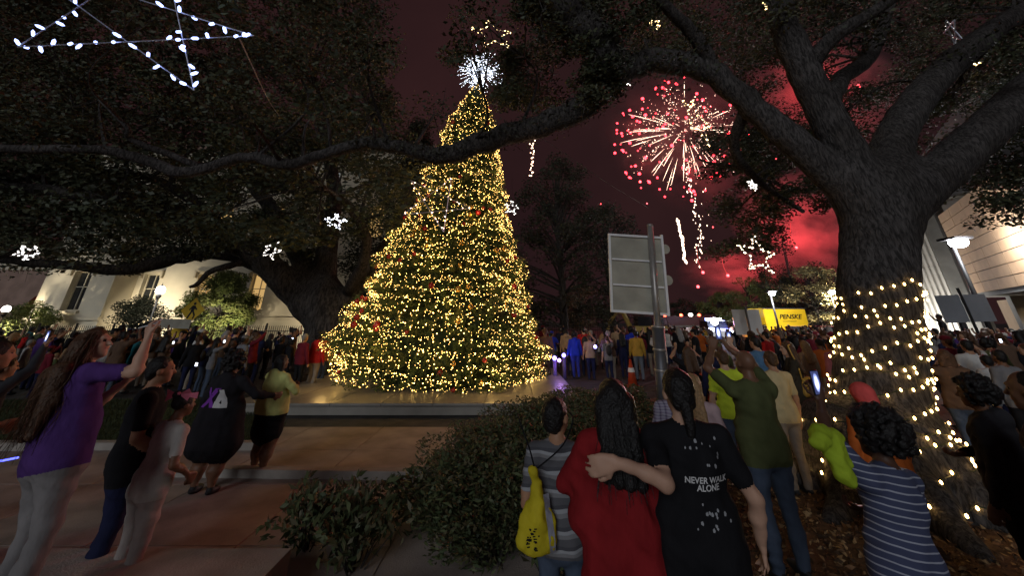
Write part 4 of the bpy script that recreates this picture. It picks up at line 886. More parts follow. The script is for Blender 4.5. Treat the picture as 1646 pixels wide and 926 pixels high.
# ================================================================== LAMPS
M_LAMP = mat('lamp_glow', (1, 1, 1), .3, 0, emit=(1, .95, .85), estr=14)
def globe_lamp(px, py, Y, r, label, energy, col=(1, .93, .8)):
    c = at(px, py, Y); e = empty('street_lamp', (c[0], c[1], 0), label=label, cat='street lamp'); zt = c[2]
    q = MB(); q.tube([(0, 0, 0), (0, 0, .5), (0, 0, .55), (0, 0, zt - r - .25)], [.16, .14, .08, .055], 12); q.build('pole', M_IRON, e, True)
    q = MB(); q.tube([(0, 0, zt - r - .27), (0, 0, zt - r - .12), (0, 0, zt - r * .8)], [.06, .14, .13], 12); q.build('collar', M_IRON, e)
    q = MB(); q.ball((0, 0, zt), (r, r, r * 1.1), 14); q.build('globe', M_LAMP, e, True)
    q = MB(); q.tube([(0, 0, zt + r), (0, 0, zt + r + .22)], [.05, .005], 8); q.build('finial', M_IRON, e)
    point_light('lamp_light', (c[0], c[1] - r - .15, zt), energy, col, .2)
globe_lamp(258, 467, 24, .24, 'white globe street lamp before the pale building', 160)
globe_lamp(10, 497, 26, .2, 'low globe lamp at the far left edge', 50, (1, .7, .4))
def head_lamp(px, py, Y, label, energy, size=.5, estr=30, col=(.95, .97, 1)):
    c = at(px, py, Y); e = empty('street_lamp', (c[0], c[1], 0), label=label, cat='street lamp'); zt = c[2]
    q = MB(); q.tube([(0, 0, 0), (0, 0, zt * .5), (0, 0, zt + .1)], [.11, .09, .07], 10); q.build('pole', M_IRON, e, True)
    q = MB(); q.box((0, -.18, zt + .16), (size, size * .9, .1)); q.build('head', M_IRON, e)
    q = MB(); q.ball((0, -.26, zt), (size * .42, size * .36, size * .3), 12); q.build('lens', mat('lamp_white_%d' % estr, (1, 1, 1), .3, 0, emit=col, estr=estr), e, True)
    point_light('lamp_light', (c[0], c[1] - .7, zt - .1), energy, col, .2); return e
head_lamp(1530, 391, 17, 'tall dark street lamp with brilliant white head by the stone front', 480, .85, 60)
head_lamp(1238, 472, 38, 'far street lamp shining above the yellow box truck', 2600, .7, 30)
head_lamp(1334, 470, 46, 'far street lamp beside the right oak trunk', 5200, .8, 30, (1, .88, .65))
head_lamp(1166, 527, 60, 'far low lamp beyond the emergency vehicles', 120, .6, 14)

# ================================================================== SIGNS
M_ALU = mat('aluminium_back', (.34, .32, .26), .6, .2, 2.2, spec=.3); M_ALUF = mat('aluminium_edge', (.72, .71, .71), .5, .1, 4)
M_POLE = mat('galvanised_pole', (.33, .31, .29), .4, .15, 6, metal=.5); M_SLEEVE = mat('dark_sleeve', (.10, .10, .11), .45, .1, 5, metal=.4)
c = at(1063, 640, 8.5); lean = R(3.6)
e = empty('panel_sign', (c[0], 8.5, 0), (0, lean, 0), label='blank back of a tall framed panel sign on a thick grey pole', cat='sign')
q = MB(); q.tube([(0, 0, 1.2), (0, 0, 4.12)], .068, 16); q.build('pole', M_POLE, e, True)
q = MB(); q.ball((0, 0, 4.13), (.08, .08, .05), 10); q.build('pole_cap', M_POLE, e, True)
q = MB(); q.tube([(0, 0, -.05), (0, 0, 1.95)], .125, 18); q.build('sleeve', M_SLEEVE, e, True)
for z_ in (1.12, 1.5, 1.93): q = MB(); q.tube([(0, 0, z_), (0, 0, z_ + .05)], .134, 18); q.build('sleeve_band', M_POLE, e, True)
x0, x1, z0, z1 = -.93, .28, 2.22, 3.88; yb = .1
for i in range(3):
    h = (z1 - z0) / 3; q = MB(); q.box(((x0 + x1) / 2, yb + .02, z0 + h * (i + .5)), (x1 - x0 - .06, .012, h - .03)); q.build('panel', M_ALU, e)
    if i: q = MB(); q.box(((x0 + x1) / 2, yb - .004, z0 + h * i), (x1 - x0 - .09, .05, .035)); q.build('cross_bar', M_ALUF, e)
for (cc, dd) in (((x0, yb, (z0 + z1) / 2), (.05, .07, z1 - z0 + .05)), ((x1, yb, (z0 + z1) / 2 + .02), (.05, .07, z1 - z0 + .1)), (((x0 + x1) / 2, yb, z0), (x1 - x0 - .05, .068, .05)), (((x0 + x1) / 2, yb, z1), (x1 - x0 - .05, .068, .05))):
    q = MB(); q.box(cc, dd); q.build('frame_bar', M_ALUF, e)
for z_ in (2.95, 3.65): q = MB(); q.tube([(x1 + .1, yb + .1, z_), (x1 + .1, yb + .13, z_)], .11, 18); q.build('round_tab', M_ALU, e)
# far white sign back
c = at(1211, 560, 19); e = empty('panel_sign', (c[0], 19, 0), label='white back of a two-part sign before the yellow box truck', cat='sign')
q = MB(); q.tube([(0, -.06, 0), (0, -.06, 2.72)], .045, 10); q.build('pole', M_SLEEVE, e)
for x_ in (-.34, .34): q = MB(); q.box((x_, 0, 2.05), (.62, .02, 1.1)); q.build('panel', mat('white_panel', (.8, .8, .78), .5, .1, 2), e)
# grey sign on the right below the lamp
c = at(1583, 560, 15.5); e = empty('panel_sign', (c[0], 15.5, 0), (0, R(-2), 0), label='grey blank sign pair on a dark post below the bright lamp', cat='sign')
q = MB(); q.tube([(0, -.05, 0), (0, -.05, 3.3)], .05, 10); q.build('pole', M_IRON, e)
for x_ in (-.52, .52): q = MB(); q.box((x_, 0, 2.55), (.95, .03, 1.0)); q.build('panel', mat('grey_panel', (.22, .23, .25), .55, .1, 2), e)
# pedestrian crossing sign seen from the crowd
M_YEL = mat('sign_yellow', (.72, .48, .03), .5, .1, 3)
c = at(285, 560, 21); e = empty('crossing_sign', (c[0], 21, 0), label='yellow diamond pedestrian crossing sign left of the left oak', cat='sign')
q = MB(); q.tube([(0, .03, 0), (0, .03, 2.95)], .03, 8); q.build('pole', M_POLE, e)
zc = at(302, 499, 21)[2]; q = MB(); q.prism([(0, -.62), (.62, 0), (0, .62), (-.62, 0)], -.01, .01); dm = q.build('diamond', M_YEL, e, loc=(.2, 0, zc))
M_BLK = mat('sign_black', (.01, .01, .01), .5, 0); q = MB()
q.ball((.04, -.02, .33), (.07, .012, .07), 10)
for pl_ in ([(-.06, .24), (.1, .24), (.08, -.04), (-.08, -.04)], [(-.06, -.03), (.03, -.03), (-.13, -.4), (-.22, -.38)], [(0, -.03), (.08, -.03), (.2, -.22), (.12, -.26)], [(.14, -.2), (.2, -.24), (.16, -.42), (.09, -.42)], [(-.06, .22), (-.2, .04), (-.15, .0), (-.03, .14)], [(.09, .22), (.24, .05), (.19, .01), (.06, .12)]): q.prism(pl_, -.022, -.012)
q.build('walking_figure', M_BLK, dm)
q = MB(); q.prism([(0, -.5), (.5, 0), (0, .5), (-.5, 0)], -.01, .01); q.build('lower_diamond', M_YEL, e, loc=(-.15, -.03, at(285, 534, 21)[2]))
c = at(262, 560, 20); e = empty('panel_sign', (c[0], 20, 0), (0, R(2), 0), label='grey back of a wide rectangular sign below the globe lamp', cat='sign')
q = MB(); q.tube([(0, .04, 0), (0, .04, 2.2)], .04, 8); q.build('pole', M_POLE, e)
q = MB(); q.box((.1, 0, 1.98), (1.6, .02, .42)); q.build('panel', M_ALU, e)

# ================================================================== VEHICLES AND SITE
M_TYRE = mat('tyre', (.015, .015, .015), .9, 0); M_CHROME = mat('bright_metal', (.6, .6, .62), .25, 0, metal=.9)
M_HEAD = mat('headlamp', (1, 1, 1), .2, 0, emit=(1, .95, .85), estr=12); M_TAIL = mat('tail_lamp', (.6, .02, .02), .3, 0, emit=(1, .04, .02), estr=3)
def wheel(e, x, y, r=.45, w_=.28):
    q = MB(); q.tube([(0, -w_ / 2, 0), (0, w_ / 2, 0)], r, 16); o = q.build('wheel', M_TYRE, e, loc=(x, y, r)); h = MB(); h.tube([(0, -w_ / 2 - .01, 0), (0, w_ / 2 + .01, 0)], r * .55, 12); h.build('rim', M_CHROME, o)
c = at(1262, 560, 43)
e = empty('box_truck', (c[0], 43, 0), (0, 0, R(4)), label='yellow rental box truck with black lettering beyond the crowd', cat='truck')
M_TY = mat('truck_yellow', (.85, .55, .02), .4, .05, 1, emit=None)
q = MB(); q.box((0, 0, 2.15), (4.6, 2.4, 2.5)); q.build('cargo_box', M_TY, e)
q = MB(); q.box((0, -1.205, 3.36), (4.62, .03, .1)); q.box((0, -1.205, .94), (4.62, .03, .1)); q.build('box_trim', M_CHROME, e)
tm = text_mesh('PENSKE', .62, .35, .006, .012); tm.materials.append(M_BLK); link('lettering', tm, e, (.45, -1.23, 2.55), (R(90), 0, 0), (1.15, 1, 1))
q = MB(); q.box((.3, -1.214, 2.12), (1.5, .012, .05)); q.build('lettering_line', M_BLK, e)
q = MB(); q.box((-3.6, 0, 2.0), (1.5, 2.1, 1.0)); q.box((-3.75, 0, 1.1), (2.1, 2.1, .9)); q.build('cab', mat('truck_orange', (.55, .20, .03), .4, .05), e)
q = MB(); q.box((-3.55, -1.056, 2.05), (.9, .02, .6)); q.build('side_window', M_GLASSD, e)
q = MB(); q.box((-1.5, 0, .75), (7, .9, .2)); q.build('chassis', M_IRON, e)
for x_ in (-3.7, 1.2):
    for y_ in (-1.0, 1.0): wheel(e, x_, y_)
def car(px, Y, label, col, rz, suv=True, lights='head', cat='car'):
    c = at(px, 540, Y); e = empty('car', (c[0], Y, 0), (0, 0, rz), label=label, cat=cat)
    q = MB(); q.prism([(-2.2, .35), (2.2, .35), (2.25, .85), (1.9, 1.0), (1.0, 1.08), (-2.0, 1.1), (-2.25, .9)], -.9, .9); q.build('body', mat('car_' + label[:9], col, .3, 0, spec=.5), e)
    q = MB(); q.prism([(-1.95, 1.1), (1.0, 1.08), (.45, 1.62), (-1.6, 1.66)], -.76, .76); q.build('cabin', M_GLASSD, e)
    q = MB(); q.box((-.55, 0, 1.68), (2.0, 1.5, .06)); q.build('roof', mat('car_' + label[:9], col), e)
    for x_ in (-1.4, 1.4):
        for y_ in (-.8, .8): wheel(e, x_, y_, .34, .22)
    for y_ in (-.6, .6):
        q = MB(); q.ball((2.24, y_, .78), (.06, .16, .1), 8); q.build('headlight', M_HEAD, e); q = MB(); q.ball((-2.24, y_, .85), (.05, .14, .1), 8); q.build('tail_light', M_TAIL, e)
    return e
car(1303, 40, 'amber lit sedan to the right of the yellow box truck', (.45, .2, .03), R(-35))
car(1322, 37, 'dark red car nearest the right oak trunk', (.3, .02, .02), R(150))
p_ = car(1152, 46, 'police car with flashing blue lights and glaring headlamps', (.5, .5, .52), R(-100), cat='police car')
p_.scale = (1.3, 1.3, 1.3)
q = MB(); q.box((-.2, -.3, 1.8), (.3, .6, .2)); q.build('blue_beacon', mat('blue_beacon', (.1, .1, 1), .3, 0, emit=(.15, .2, 1), estr=30), p_)
q = MB(); q.box((-.2, .35, 1.8), (.3, .6, .2)); q.build('white_beacon', mat('white_beacon', (1, 1, 1), .3, 0, emit=(.75, .8, 1), estr=30), p_)
point_light('police_light', tuple(at(1146, 526, 44.5)), 700, (.6, .65, 1), .3)
sp = MB(); sp.ball((1.3, -.35, 1.62), .30, 12); sp.build('spot_lamp', mat('glare_lamp', (1, 1, 1), .3, 0, emit=(.85, .9, 1), estr=40), p_)
point_light('police_light', tuple(at(1172, 520, 44)), 260, (.15, .18, 1), .3)
# fire engine
c = at(1112, 545, 57); e = empty('fire_engine', (c[0], 57, 0), (0, 0, R(-10)), label='red fire engine with roof beacons behind the police car', cat='fire engine')
M_FR = mat('engine_red', (.06, .006, .005), .35, .05, 1)
q = MB(); q.box((0, 0, 1.7), (6.2, 2.4, 2.2)); q.build('body', M_FR, e); q = MB(); q.box((-4.1, 0, 1.6), (1.9, 2.4, 2.2)); q.build('cab', M_FR, e)
q = MB(); q.box((0, -1.21, 1.5), (6.0, .03, .25)); q.build('stripe', mat('engine_stripe', (.12, .11, .1), .5, 0), e)
q = MB(); q.box((-4.2, -1.21, 2.1), (1.2, .03, .7)); q.build('side_window', M_GLASSD, e)
for x_ in (-2.4, -.6, 1.2, 2.6): q = MB(); q.box((x_, -1.22, 1.05), (1.2, .03, .6)); q.build('locker_door', M_CHROME, e)
for x_ in (-4.2, 2.0):
    for y_ in (-1.0, 1.0): wheel(e, x_, y_, .5, .3)
for x_ in (-3.2, -1.0, 1.4): q = MB(); q.ball((x_, -.4, 2.95), (.22, .22, .2), 10); q.build('beacon', mat('red_beacon', (1, .1, .05), .3, 0, emit=(1, .08, .04), estr=14), e)
q = MB(); q.ball((.3, -.3, 3.0), (.3, .25, .25), 10); q.build('work_lamp', M_HEAD, e)
for x_ in np.linspace(-3, 3, 7): q = MB(); q.box((x_, 0, 2.9), (.06, 2.0, .06)); q.build('ladder_rung', M_CHROME, e)
# backhoe arm
c = at(1018, 540, 33); e = empty('excavator', (c[0], 33, 0), label='tan excavator with bent boom behind the panel sign pole', cat='excavator')
M_EX = mat('excavator_tan', (.45, .30, .08), .5, .2, 2)
q = MB(); q.box((1.2, 0, 1.2), (2.6, 2.0, 1.1)); q.build('body', M_EX, e); q = MB(); q.box((.8, -.3, 2.0), (1.1, 1.1, .9)); q.build('cab', M_GLASSD, e)
q = MB(); q.tube([(0, 0, 1.2), (-.6, 0, 2.7), (-1.1, 0, 2.9)], [.2, .2, .16], 6); q.build('boom', M_EX, e)
q = MB(); q.tube([(-1.1, 0, 2.95), (-1.9, 0, 1.9), (-2.2, 0, .9)], [.15, .14, .1], 6); q.build('dipper', M_EX, e)
q = MB(); q.prism([(-2.5, .2), (-1.8, .2), (-1.9, .9), (-2.3, .95)], -.4, .4); q.build('bucket', M_IRON, e)
for y_ in (-.8, .8): q = MB(); q.box((1.2, y_, .35), (2.9, .5, .68)); q.build('track', M_TYRE, e)
# site barriers and cones
for k, (px, Y) in enumerate(((900, 25.5), (945, 25.2), (1090, 30), (1125, 31))):
    c = at(px, 560, Y); e = empty('site_barrier', (c[0], Y, 0), (0, 0, R([3, -4, 2, -3][k])), label=['amber lit low barrier beside the decorated conifer', 'amber lit low barrier left of the excavator', 'pale low barrier just right of the panel sign pole', 'pale low barrier before the police car'][k], cat='barrier')
    mb_ = mat('barrier_white', (.6, .58, .52), .7, .1, 2)
    q = MB(); q.box((0, 0, .95), (2.0, .06, .25)); q.build('top_board', mb_, e); q = MB(); q.box((0, 0, .5), (2.0, .06, .25)); q.build('low_board', mb_, e)
    for x_ in (-.8, .8): q = MB(); q.box((x_, .04, .55), (.08, .1, 1.15)); q.build('leg', M_POLE, e)
def cone(px, Y, label):
    c = at(px, 580, Y); e = empty('traffic_cone', (c[0], Y, 0), label=label, cat='cone')
    q = MB(); q.tube([(0, 0, .04), (0, 0, .85)], [.17, .03], 14); q.build('body', mat('cone_orange', (.40, .05, .015), .5, .05, 2), e, True); q = MB(); q.tube([(0, 0, .45), (0, 0, .58)], [.118, .094], 14); q.build('reflective_band', mat('band_white', (.7, .7, .68), .4, 0), e); q = MB(); q.box((0, 0, .02), (.42, .42, .04)); q.build('foot', mat('cone_orange', (.6, .1, .02)), e)
cone(1013, 14.6, 'orange traffic cone before the man in the mustard jacket'); cone(1104, 11.0, 'orange traffic cone behind the plaid shirt'); cone(1121, 12.4, 'orange traffic cone left of the man in the green shirt')
# bollards with blue glow by the tree
for k, px in enumerate((893, 908)):
    c = on_ground(px, 617 - 8 * k); e = empty('light_bollard', tuple(c), label=['nearer blue lit bollard right of the decorated conifer', 'farther blue lit bollard right of the decorated conifer'][k], cat='bollard')
    q = MB(); q.tube([(0, 0, 0), (0, 0, .75)], .07, 12); q.build('post', mat('bollard_blue', (.2, .15, .5), .4, .1, 3), e, True)
    q = MB(); q.ball((0, 0, .82), .08, 10); q.build('lens', mat('bollard_lens', (.4, .4, 1), .3, 0, emit=(.25, .2, 1), estr=7), e, True)
c = at(1530, 560, 17.6); e = empty('camera_riser', (c[0], 17.6, 0), label='low dark riser that the camera crew stands on', cat='platform')
q = MB(); q.box((0, 0, .62), (2.6, 1.6, .08)); q.build('deck', M_IRON, e)
for x_ in (-1.2, 1.2):
    for y_ in (-.7, .7): q = MB(); q.box((x_, y_, .29), (.06, .06, .58)); q.build('leg', M_IRON, e)
RISER = (c[0], 17.6, .66)

# ================================================================== FIREWORKS AND SMOKE
FY = 95.0
fc = at(1102, 212, FY); fs = np.linalg.norm(fc) / F_PX
e = empty('firework_burst', tuple(fc), label='red tipped white firework burst above the crowd', cat='firework')
M_FW = mat('firework_white', (1, 1, 1), .5, 0, emit=(1, .72, .52), estr=4.5, sample=False); M_FRD = mat('firework_red', (1, .1, .1), .5, 0, emit=(1, .035, .05), estr=9, sample=False)
nst = 190; sk = MB(); tipm = icosa('tip', M_FRD, 1.0)
for i in range(nst):
    d = rng.normal(size=3); d /= np.linalg.norm(d)
    if abs(d[1]) > .7: d[1] *= .4; d /= np.linalg.norm(d)
    R0 = 100 * fs * (rng.uniform(.86, 1.05) if d[0] < .1 else rng.uniform(.5, 1.02)); a0, a1 = rng.uniform(.30, .65), rng.uniform(.72, .95)
    tt = np.linspace(a0, a1, 6); g = np.array([0, 0, -1.]) * (tt ** 2)[:, None] * R0 * .12; p = d * (tt * R0)[:, None] * np.array([1, 1, .82]) + g
    if i % 4 == 0: sk.tube(p, np.array([.012, .03, .05, .06, .045, .02]), 4)
    else:
        for q_ in np.linspace(0, 5, 9):
            if rng.random() < .55: j = int(q_); sk.add(p[j] + (p[min(5, j + 1)] - p[j]) * (q_ - j) + rng.normal(size=3) * .35 + O * rng.uniform(.04, .15), OF)
    if d[0] < .35 and rng.random() < .85 or rng.random() < .4: tp_ = d * R0 * np.array([1, 1, .82]) + np.array([0, 0, -R0 * .12]); link('spark_tip', tipm, e, tuple(tp_), scale=(rng.uniform(.16, .48),) * 3)
sk.build('streaks', M_FW, e)['kind'] = 'stuff'
def comet(pts, n_, spread, label, m_, r_):
    P0 = at(*pts[0]); e = empty('falling_comet', tuple(P0), label=label, cat='firework'); q = MB(); W_ = [at(*p) for p in pts]
    for k in range(n_):
        t = k / (n_ - 1) * (len(W_) - 1); i = min(int(t), len(W_) - 2); p = W_[i] + (W_[i + 1] - W_[i]) * (t - i) - P0; q.add(p + rng.normal(size=3) * spread + O * np.array([.8, .8, 1.6]) * r_ * rng.uniform(.5, 1.2), OF)
    q.build('sparks', m_, e)['kind'] = 'stuff'
comet([(1089, 352, 90), (1096, 385, 90), (1102, 422, 90)], 55, .16, 'short bright comet trail falling right of the panel sign', M_FW, .32)
comet([(1103, 262, 90), (1114, 320, 90), (1124, 380, 90), (1122, 422, 90)], 60, .4, 'long broken spark trail falling from the burst', M_FW, .2)
comet([(1160, 245, 92), (1136, 290, 92), (1130, 390, 92)], 16, .9, 'faint scattered sparks below the burst', M_FW, .14)
for k, (px, py, s_, lb) in enumerate(((1122, 461, .75, 'lowest red flare below the burst'), (1130, 438, .75, 'red flare just above the lowest one'), (1170, 443, .75, 'red flare left of the warm white star'), (1280, 398, .7, 'red flare right of the warm white star'), (1380, 138, 1.1, 'brilliant red flare seen through the oak fork'), (1029, 292, .75, 'red flare below the left side of the burst'), (1376, 93, .6, 'red flare high between the oak limbs'), (1248, 255, .4, 'small red flare beside the oak limb'), (966, 328, .4, 'small red flare left of the burst, low'), (1040, 327, .4, 'small red flare at the end of the thin cable'), (1146, 365, .35, 'dim red flare under the spark trail'), (1222, 231, .45, 'small red flare at the right edge of the burst'), (1300, 195, .35, 'tiny white-red flare inside the red smoke'))):
    c = at(px, py, 88); e = empty('red_flare', tuple(c), label=lb, cat='firework', group='red flares in the night sky'); q = MB(); q.ball((0, 0, 0), s_ * .42, 10); q.build('core', mat('flare_core', (1, .5, .5), .5, 0, emit=(1, .06, .07), estr=9, sample=False), e, True)
    if k in (1, 2, 3): q = MB(); q.tube(smooth_path([(0, 0, 0), (-.6, 0, 2.5), (.4 * (k - 2), 0, 6)], 5), .035, 4); q.build('trail', mat('ember_trail', (.6, .1, .1), .6, 0, emit=(1, .15, .12), estr=.7, sample=False), e)
# smoke lit by unseen red lamps added in and in front of it
def smoke(px, py, Y, rx, ry, rz, dens, label, seed):
    c = at(px, py, Y); q = MB(); q.ball((0, 0, 0), 1.0, 16); o = q.build('smoke', None, None, loc=tuple(c), scale=(rx, ry, rz)); o.data.materials.clear()
    m = bpy.data.materials.new('smoke_volume'); m.use_nodes = True; n, l = m.node_tree.nodes, m.node_tree.links; n.remove(n['Principled BSDF'])
    v = n.new('ShaderNodeVolumePrincipled'); v.inputs['Color'].default_value = (.75, .7, .7, 1); v.inputs['Anisotropy'].default_value = .2
    tc = n.new('ShaderNodeTexCoord'); no = n.new('ShaderNodeTexNoise'); no.inputs['Scale'].default_value = 2.6; no.inputs['Detail'].default_value = 5; no.inputs['Roughness'].default_value = .6
    mp = n.new('ShaderNodeMapping'); mp.inputs['Location'].default_value = (seed * 3.1, seed * 1.7, seed); l.new(tc.outputs['Object'], mp.inputs['Vector']); l.new(mp.outputs['Vector'], no.inputs['Vector'])
    ln_ = n.new('ShaderNodeVectorMath'); ln_.operation = 'LENGTH'; l.new(tc.outputs['Object'], ln_.inputs[0])
    mr = n.new('ShaderNodeMapRange'); mr.inputs['From Min'].default_value = 1.0; mr.inputs['From Max'].default_value = .3; l.new(ln_.outputs['Value'], mr.inputs['Value'])
    r2 = n.new('ShaderNodeMapRange'); r2.inputs['From Min'].default_value = .42; r2.inputs['From Max'].default_value = .68; l.new(no.outputs['Fac'], r2.inputs['Value'])
    ml = n.new('ShaderNodeMath'); ml.operation = 'MULTIPLY'; l.new(mr.outputs['Result'], ml.inputs[0]); l.new(r2.outputs['Result'], ml.inputs[1])
    m2 = n.new('ShaderNodeMath'); m2.operation = 'MULTIPLY'; m2.inputs[1].default_value = dens; l.new(ml.outputs[0], m2.inputs[0]); l.new(m2.outputs[0], v.inputs['Density']); l.new(v.outputs[0], n['Material Output'].inputs['Volume'])
    o.data.materials.append(m); tag(o, label, 'smoke', kind='stuff')
smoke(1300, 360, 110, 24, 10, 18, .30, 'red lit smoke cloud left of the right oak trunk', 1)
smoke(1330, 150, 110, 30, 10, 26, .25, 'red lit smoke behind the oak fork', 2)
smoke(1190, 440, 105, 18, 8, 8, .16, 'red lit smoke low under the flares', 3)
smoke(1100, 215, 98, 26, 12, 24, .045, 'thin red lit smoke round the firework burst', 4)
for px, py, Y, en in ((1310, 375, 98, 34000), (1335, 120, 98, 34000), (1200, 425, 96, 11000), (1270, 345, 103, 900), (1240, 385, 106, 700), (1285, 190, 104, 1000), (1320, 60, 104, 1000), (1180, 85, 104, 1500), (1020, 200, 97, 900), (1035, 265, 96, 900), (1110, 285, 97, 900), (1070, 150, 98, 700), (1190, 240, 97, 700)):
    point_light('smoke_glow_lamp', tuple(at(px, py, Y)), en, (1, .06, .07), 1.0)  # unseen red lamps added to make the smoke glow
# ================================================================== THE NEAR SPECTATORS
BLK = cloth('black', (.012, .012, .014)); JEAN = cloth('jean', (.06, .08, .12)); JEANG = cloth('grey_jean', (.13, .14, .17)); NAVY = cloth('navy', (.015, .018, .05)); KHAKI = cloth('khaki', (.24, .20, .16))
def to_local(e_loc, facing, s, p):
    q = np.array(p) - np.array(e_loc); c_, s_ = math.cos(-facing), math.sin(-facing); return np.array([c_ * q[0] - s_ * q[1], s_ * q[0] + c_ * q[1], q[2]]) / s
e, b, wr, hc, Rm = hero('woman in purple T-shirt with long wavy brown hair raising a phone', 106, 518, 3.2, 1.74, R(-26), SK[0], 'brown', 'wavy', cloth('purple', (.075, .033, .155)), cloth('grey_knit', (.20, .19, .19)), .29, .011, w=1.2, hem=.80, flare=.02, belly=.03, yaw=R(-52), pitch=R(6), tilt=R(-12), dx=.42,
    armR=((.40, .20, 1.60), (.6, .2, -1), .8, (0, .9, .3), (-.15, -.05, 1.)), armL=((-.02, .30, 1.34), (-.6, .3, -1), .7, (0, 0, 1)), hair_strands=(420, .62, .022, 1.0))
phone(e, wr, 0, 'white phone held up flat by the woman in purple', up=(1, 0, .1), face=(0, -.5, .7), off=(-.02, .01, .03), lit=False, case=(.75, .75, .75))
e, b, wr, hc, Rm = hero('person in black jacket and pale blue jeans cut by the left edge', -38, 540, 3.3, 1.62, R(-40), SK[1], 'black', 'short', BLK, JEANG, .29, .016, w=1.35, sleeve='short', lean=.2, armR=((.20, .36, 1.10), (.6, -.3, -1), .5, (-1, 0, 0)))
e, b, wr, hc, Rm = hero('person in dark grey sweater holding up a lit phone behind the woman in purple', 20, 560, 5.0, 1.66, R(-20), SK[1], 'brown', 'short', cloth('charcoal', (.035, .035, .04)), JEAN, 0, .016, sleeve='long', armR=((.16, .22, 1.86), (.4, .3, -1), .6, (0, 1, 0), (0, 0, 1)))
phone(e, wr, 0, 'dark phone with bright screen beside the long brown hair', off=(0, -.01, .03))
hero('boy in black T-shirt seen in profile beside the woman in purple', 262, 574, 4.1, 1.73, R(-52), SK[1], 'black', 'short', BLK, NAVY, 0, .014, w=1.2, hem=.76, armR=((.2, .22, .98), (.3, -1, -.3), .6, (-1, .3, 0)))
e, b, wr, hc, Rm = hero('small girl in white top and pale leggings with pink hair bow', 284, 634, 3.95, 1.44, R(-25), SK[2], 'black', 'bun', cloth('white_knit', (.42, .40, .37)), cloth('pale_grey', (.34, .30, .28)), 0, .014, w=1.15, lean=.12, armR=((.24, .2, 1.0), (.5, -.6, -.4), .5, (-1, 0, 0)))
c = local_to_world(e, hc + [0.03, -.10, .11]); bw = empty('hair_bow', tuple(c), (R(10), 0, R(10)), label='pink ribbon bow on the small girl in white', cat='bow')
M_PK = cloth('pink_ribbon', (.75, .22, .32)); q = MB(); q.ball((0, 0, 0), (.02, .016, .022), 8); q.build('knot', M_PK, bw, True)
for s_ in (-1, 1):
    q = MB(); q.add([(0, 0, 0), (s_ * .09, -.02, .055), (s_ * .10, .01, 0), (s_ * .09, -.02, -.05), (s_ * .05, .03, .0)], [(0, 1, 2), (0, 2, 3), (0, 4, 1), (0, 3, 4), (1, 4, 2), (2, 4, 3)]); q.build('loop', M_PK, bw)
q = MB(); q.add([(0, 0, 0), (.05, -.01, -.01), (.17, -.03, -.03), (.17, -.02, .02)], [(0, 1, 2, 3)]); q.add([(0, .004, 0), (.05, -.006, -.01), (.17, -.026, -.03), (.17, -.016, .02)], [(3, 2, 1, 0)]); q.build('tail', M_PK, bw)
loc = np.array([at(380, 566, 6.0)[0], 6.0, 0]); tgt = to_local(loc, R(-6), 1.62 / 1.75, at(438, 634, 6.22))
e, b, wr, hc, Rm = hero('woman in long black hoodie with purple and white letters on the back', 380, 570, 6.0, 1.60, R(-6), SK[2], 'black', 'curly', cloth('black_fleece', (.017, .016, .019)), cloth('black_skirt', (.012, .012, .014)), 0, .015, w=1.72, sleeve='long', bottom='skirt', hem=.56, flare=.07, hood=True, lean=.02, stance=.13, hair_s=1.2, armR=(tuple(tgt), (.3, -1, -.6), .25, (-.4, 1, 0)))
def poly_mesh(polys):
    bm = bmesh.new()
    for pl_ in polys: bm.faces.new([bm.verts.new((x, y, 0)) for x, y in pl_])
    me = bpy.data.meshes.new('print'); bm.to_mesh(me); bm.free(); return me
back_print(b, e, poly_mesh([[(-.20, .13), (-.12, .13), (.02, -.12), (-.05, -.12)], [(.07, .13), (-.01, .13), (-.23, -.12), (-.14, -.12)]]), -.01, 1.20, 'letter_print', cloth('print_purple', (.20, .05, .36)), .008, 3)
back_print(b, e, poly_mesh([[(.045, .11), (.10, .11), (.20, -.12), (.13, -.12)], [(.065, .09), (.01, -.04), (.065, -.08), (.10, .0)], [(.0, -.04), (.13, -.08), (.16, -.12), (-.005, -.12)]]), .0, 1.20, 'letter_print', cloth('print_white', (.55, .55, .55)), .012, 3)
hero('woman in pale yellow hoodie and black skirt left of the platform', 454, 574, 6.7, 1.56, R(-28), SK[2], 'black', 'bob', cloth('pale_yellow', (.55, .56, .20)), cloth('black_skirt', (.012, .012, .014)), 0, .014, w=1.7, sleeve='long', bottom='skirt', hem=.86, hood=True, stance=.12, pitch=R(5), armR=((.14, .28, 1.22), (.9, -.2, -.5), .7, (0, 0, 1)), armL=((-.12, .28, 1.22), (-.9, -.2, -.5), .7, (0, 0, 1)))
# --- right of the shrubs
e, b, wr, hc, Rm = hero('boy in grey striped T-shirt seen from behind', 893, 640, 3.0, 1.555, R(-10), SK[1], 'black', 'short', banded('grey_stripe', [(0, (.10, .10, .11)), (.4, (.20, .20, .21)), (.62, (.30, .31, .33)), (.8, (.07, .07, .08))], 2, 9.5), JEAN, 0, .0115, w=.9, head_s=1.1, hair_s=1.1, yaw=R(-25), pitch=R(8), armR=((.20, .20, 1.02), (.3, -1, -.3), .6, (-1, .3, 0)), armL=((-.20, .18, 1.02), (-.3, -1, -.3), .6, (1, .3, 0)))
